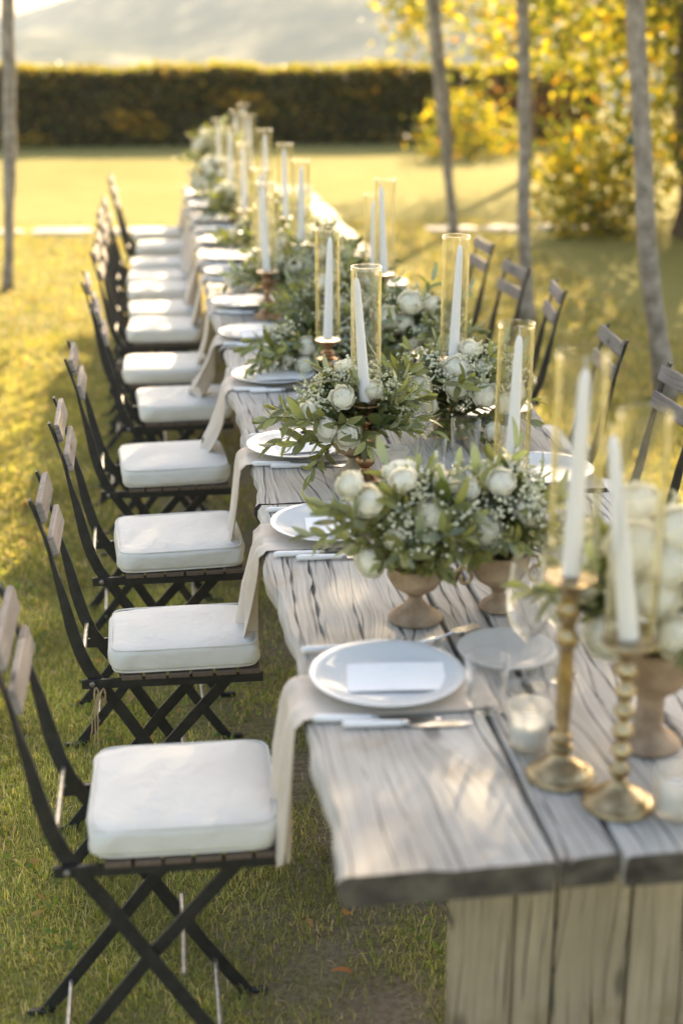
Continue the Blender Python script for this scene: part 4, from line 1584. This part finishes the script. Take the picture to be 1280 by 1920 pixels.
def arrangement(label, base, kind, cz, rad, roses, nsp, nfill, nbroad, detail, seed, rsz=.030, nfern=4, extra=()):
    """flowers dome centred at height cz (world) and about rad wide each way"""
    random.seed(seed)
    t = thing('flower_arrangement', label, 'flowers', (base[0], base[1], TT + .001), group='floral centrepieces')
    rim = urn(kind, t)
    org = Vector((0, 0, rim - .02))
    C0 = Vector((0, 0, cz - TT))
    # roses
    for k, p in enumerate(roses):
        q = Vector((p[0] - base[0], p[1] - base[1], p[2] - TT))
        d = (q - C0)
        d = Vector((d.x / rad[0], d.y / rad[1], d.z / rad[2])).normalized()
        d = (d + Vector((-.05, -.35, .35))).normalized()
        s = rsz * random.uniform(.85, 1.1) * (p[3] if len(p) > 3 else 1)
        Mr = Matrix.Translation(q) @ zrot(d, random.uniform(0, 6)) @ Matrix.Scale(s, 4)
        if detail:
            ro = obj('rose', ROSE_IN[k % 3], M['petal'], t, M=Mr)
            n = 6
            for j in range(n):
                a = 2 * math.pi * j / n + random.uniform(-.15, .15)
                obj('petal', PETALS[j % 3], M['petal'], ro, M=Matrix.Rotation(a, 4, 'Z') @ Matrix.Rotation(random.uniform(-.08, .16), 4, 'Y') @ Matrix.Scale(random.uniform(.93, 1.06), 4))
        else:
            obj('rose', ROSE_FULL[k % 3], M['petal'], t, M=Mr)
        mid = org.lerp(q, .5) + Vector((0, 0, .012))
        obj('rose_stem', MB().tube([org, mid, q - d * s * .8], [.0022, .0021, .0020], 6).me('rose_stem', sharp=None), M['stem'], t)

    def dome_dir(lo=-.25):
        while True:
            d = Vector((random.gauss(0, 1), random.gauss(0, 1), random.gauss(0, 1))).normalized()
            if d.z > lo:
                return d
    # olive sprigs
    for k in range(nsp):
        if k < len(extra):
            tip = Vector((extra[k][0] - base[0], extra[k][1] - base[1], extra[k][2] - TT))
        else:
            d = dome_dir(-.12)
            f = random.uniform(.85, 1.30)
            tip = C0 + Vector((d.x * rad[0], d.y * rad[1], d.z * rad[2])) * f
        v = tip - org
        iv = k % 4
        sl = [.17, .20, .15, .23][iv]
        st = org + v * max(0, 1 - sl / max(v.length, .01)) * .9
        sc = (tip - st).length / sl
        sc = min(max(sc, .75), 1.15)
        Ms = Matrix.Translation(st) @ droop_rot(v + Vector((0, 0, .25 * v.length)), .4) @ Matrix.Scale(sc, 4)
        if detail and k < 19:
            so = obj('olive_sprig', SPRIG[iv][0], M['stem'], t, M=Ms)
            for kk, m in SPRIG[iv][1]:
                obj('leaf', ME_LEAF[kk], M['olive'], so, M=m)
        else:
            obj('olive_sprig', SPRIG[iv][2], M['olivejoin'], t, M=Ms)
    for k in range(nfill):
        d = dome_dir(-.1)
        tip = C0 + Vector((d.x * rad[0], d.y * rad[1], d.z * rad[2])) * random.uniform(.78, 1.0)
        v = (tip - org)
        st = tip - v.normalized() * .10
        fo = obj('filler_spray', FILL[k % 3][0], M['stem'], t, M=Matrix.Translation(st) @ zrot(v + Vector((0, 0, .04)), random.uniform(0, 6)))
        obj('blossoms', FILL[k % 3][1], M['filler'], fo)
    for k in range(nfern):
        d = dome_dir(.1)
        tip = C0 + Vector((d.x * rad[0], d.y * rad[1], d.z * rad[2])) * random.uniform(.9, 1.1)
        v = tip - org
        obj('needle_sprig', ME_FERN, M['stem'], t, M=Matrix.Translation(tip - v.normalized() * .12) @ zrot(v, random.uniform(0, 6)))
    for k in range(nbroad):
        d = dome_dir(-.45)
        p = C0 + Vector((d.x * rad[0], d.y * rad[1], d.z * rad[2])) * random.uniform(.3, .85)
        if p.z < .012:
            p.z = .02 + random.uniform(0, .05)
        o = (p - org).normalized() + Vector((random.uniform(-.6, .6), random.uniform(-.6, .6), random.uniform(-.3, .5)))
        obj('broad_leaf', ME_BROAD, M['broad'], t, M=Matrix.Translation(p - o.normalized() * .03) @ frame(o, Vector((random.uniform(-.5, .5), random.uniform(-.5, .5), 1))) @ Matrix.Scale(random.uniform(.7, 1.15), 4))
    return t


def rr(c, rad, n, seed, cam_side=True):
    rs = random.Random(seed)
    out = []
    while len(out) < n:
        d = Vector((rs.gauss(0, 1), rs.gauss(0, 1), rs.gauss(0, 1))).normalized()
        if d.z > -.1 and (d.y < .5):
            out.append((c[0] + d.x * rad[0] * .85, c[1] + d.y * rad[1] * .85, c[2] + d.z * rad[2] * .85))
    return out


arrangement('white ranunculus and olive leaves in the ribbed terracotta compote nearest the front plate', (.465, 2.49), 'compote', .985, (.115, .11, .10),
            [(.362, 2.42, 1.046, .95), (.477, 2.42, 1.016), (.366, 2.42, .925, .95), (.407, 2.40, .979, .7), (.330, 2.44, 1.075, .75), (.43, 2.45, 1.075, .85), (.52, 2.5, 1.05), (.44, 2.56, 1.06)],
            27, 15, 85, True, 11, .032, 3, [(.30, 2.40, 1.06), (.29, 2.46, .99), (.27, 2.42, 1.03)])
arrangement('white flowers in the brown bowl with curled brass scroll handles', (.635, 2.52), 'scroll', .985, (.115, .11, .095),
            [(.586, 2.44, .972), (.618, 2.46, 1.06, .8), (.558, 2.47, 1.045, .8), (.672, 2.46, 1.00), (.65, 2.55, 1.06)],
            24, 15, 85, False, 12, .033, 4)
arrangement('white ranunculus with long olive sprigs in the terracotta bowl on a pale foot', (.470, 3.40), 'bowl', .965, (.155, .145, .105),
            [(.389, 3.29, .938, 1.0), (.438, 3.28, .921, .9), (.429, 3.30, 1.012, .95), (.350, 3.32, .976, .7), (.513, 3.34, 1.02, .8), (.46, 3.46, 1.05), (.56, 3.42, .98)],
            28, 14, 95, True, 13, .032, 6, [(.235, 3.26, .99), (.27, 3.30, .94), (.30, 3.25, .90), (.33, 3.28, .88), (.60, 3.30, .95), (.62, 3.31, 1.0)])
arrangement('largest white ranunculus bunch with waxflower behind the tall water glass', (.785, 3.74), 'low', .905, (.22, .175, .13),
            [(.776, 3.61, .950, 1.15), (.851, 3.61, .928, 1.1), (.675, 3.62, .950, 1.0), (.785, 3.66, .990, 1.1), (.909, 3.62, .900, .95), (.872, 3.58, .835, .8), (.955, 3.66, .915, .8), (.70, 3.60, .905, .7), (.83, 3.72, 1.03, 1.0), (.86, 3.68, .985, .8)],
            32, 24, 125, True, 14, .034, 7, [(.60, 3.62, .93), (.62, 3.60, .98), (.655, 3.60, 1.00), (.64, 3.66, 1.06), (.98, 3.60, .86), (.72, 3.59, .84), (.80, 3.57, .83), (.87, 3.59, .82), (.93, 3.6, .84)])
arrangement('cluster of white roses on the table centre behind the focused bunch', (.79, 4.62), 'low', .90, (.235, .20, .135),
            [(.808, 4.5, 1.009, 1.15), (.783, 4.5, .942), (.81, 4.49, .889, .95), (.862, 4.5, .912, 1.1), (.735, 4.5, .962, 1.1), (.772, 4.48, .851, .9), (.669, 4.52, .885), (.93, 4.52, .885, 1.1), (.65, 4.6, .98), (.88, 4.58, .99)],
            38, 14, 130, False, 15, .033, 5, [(.56, 4.5, .93), (.60, 4.45, .85), (1.0, 4.5, .86)])
arrangement('white flowers and olive sprigs spilling to the left over a plate', (.50, 4.56), 'low', .87, (.19, .165, .095),
            [(.464, 4.45, .885), (.458, 4.44, .825), (.506, 4.45, .857, .8), (.549, 4.45, .825), (.403, 4.46, .84, .7)],
            30, 12, 80, False, 16, .034, 5, [(.26, 4.42, .90), (.28, 4.45, .86), (.31, 4.40, .83), (.38, 4.40, .80)])
arrangement('big cream flower mass in the tall brown urn at the right edge', (.745, 1.95), 'tall', 1.06, (.165, .14, .125),
            [(.669, 1.86, 1.150, 1.4), (.715, 1.85, 1.130, 1.3), (.735, 1.83, 1.02, 1.1), (.640, 1.88, 1.00, 1.1), (.610, 1.90, 1.08, .9), (.698, 1.84, 1.085, 1.2), (.74, 1.87, 1.17, 1.3), (.80, 1.9, 1.12, 1.2), (.70, 1.95, 1.19, 1.2)],
            14, 8, 85, False, 17, .030, 2)
FAR = [((.66, 5.12), 'low', .90, (.19, .19, .115), 4, 'olive leaves and small white flowers below the pair of rear candles', 22, 9),
       ((.62, 6.28), 'low', .89, (.18, .19, .10), 4, 'olive and white flowers between the middle candles', 18, 9),
       ((.48, 5.62), 'bowl', .905, (.17, .16, .07), 3, 'sparse olive and white flowers in the copper toned bowl past the fifth plate', 16, 9),
       ((.72, 5.75), 'low', .93, (.17, .16, .12), 4, 'dark olive spray halfway down the table', 20, 5),
       ((.50, 6.75), 'low', .90, (.17, .17, .10), 5, 'white flowers and olive leaves around the middle candle cluster', 16, 8),
       ((.66, 7.55), 'low', .90, (.17, .18, .11), 5, 'olive leaves and flowers on the far half, right side', 14, 8),
       ((.46, 8.15), 'low', .91, (.15, .18, .11), 8, 'cream flowers on the far half below the far candle cluster', 9, 14),
       ((.37, 8.75), 'low', .95, (.15, .20, .16), 16, 'cream flower mass left of the far candle cluster', 8, 16),
       ((.41, 9.55), 'tall', 1.04, (.18, .20, .17), 18, 'tall cream flower mass at the far end of the table', 8, 16)]
for i, (b, kd, cz, rad, nr, lab, nsp, nf) in enumerate(FAR):
    arrangement(lab, b, kd, cz, tuple(q * 1.12 for q in rad), rr((b[0], b[1], cz), rad, nr, 50 + i), int(nsp * 1.6), nf, 60, False, 30 + i, .034, 2)

# one orange leaf on the grass under the table corner
ol = mesh('orange_leaf', *leaf_mesh(.045, .014, .3, .3, 'leaf'))
oo = obj('orange_leaf', ol, simple('orange_leaf', (.45, .14, .03), (.55, .22, .06), 40, .7), loc=(.335, 2.42, .03))
oo.rotation_euler = (.2, .3, 1.2)
tag(oo, 'single orange fallen leaf on the grass beside the table pedestal', 'leaf')
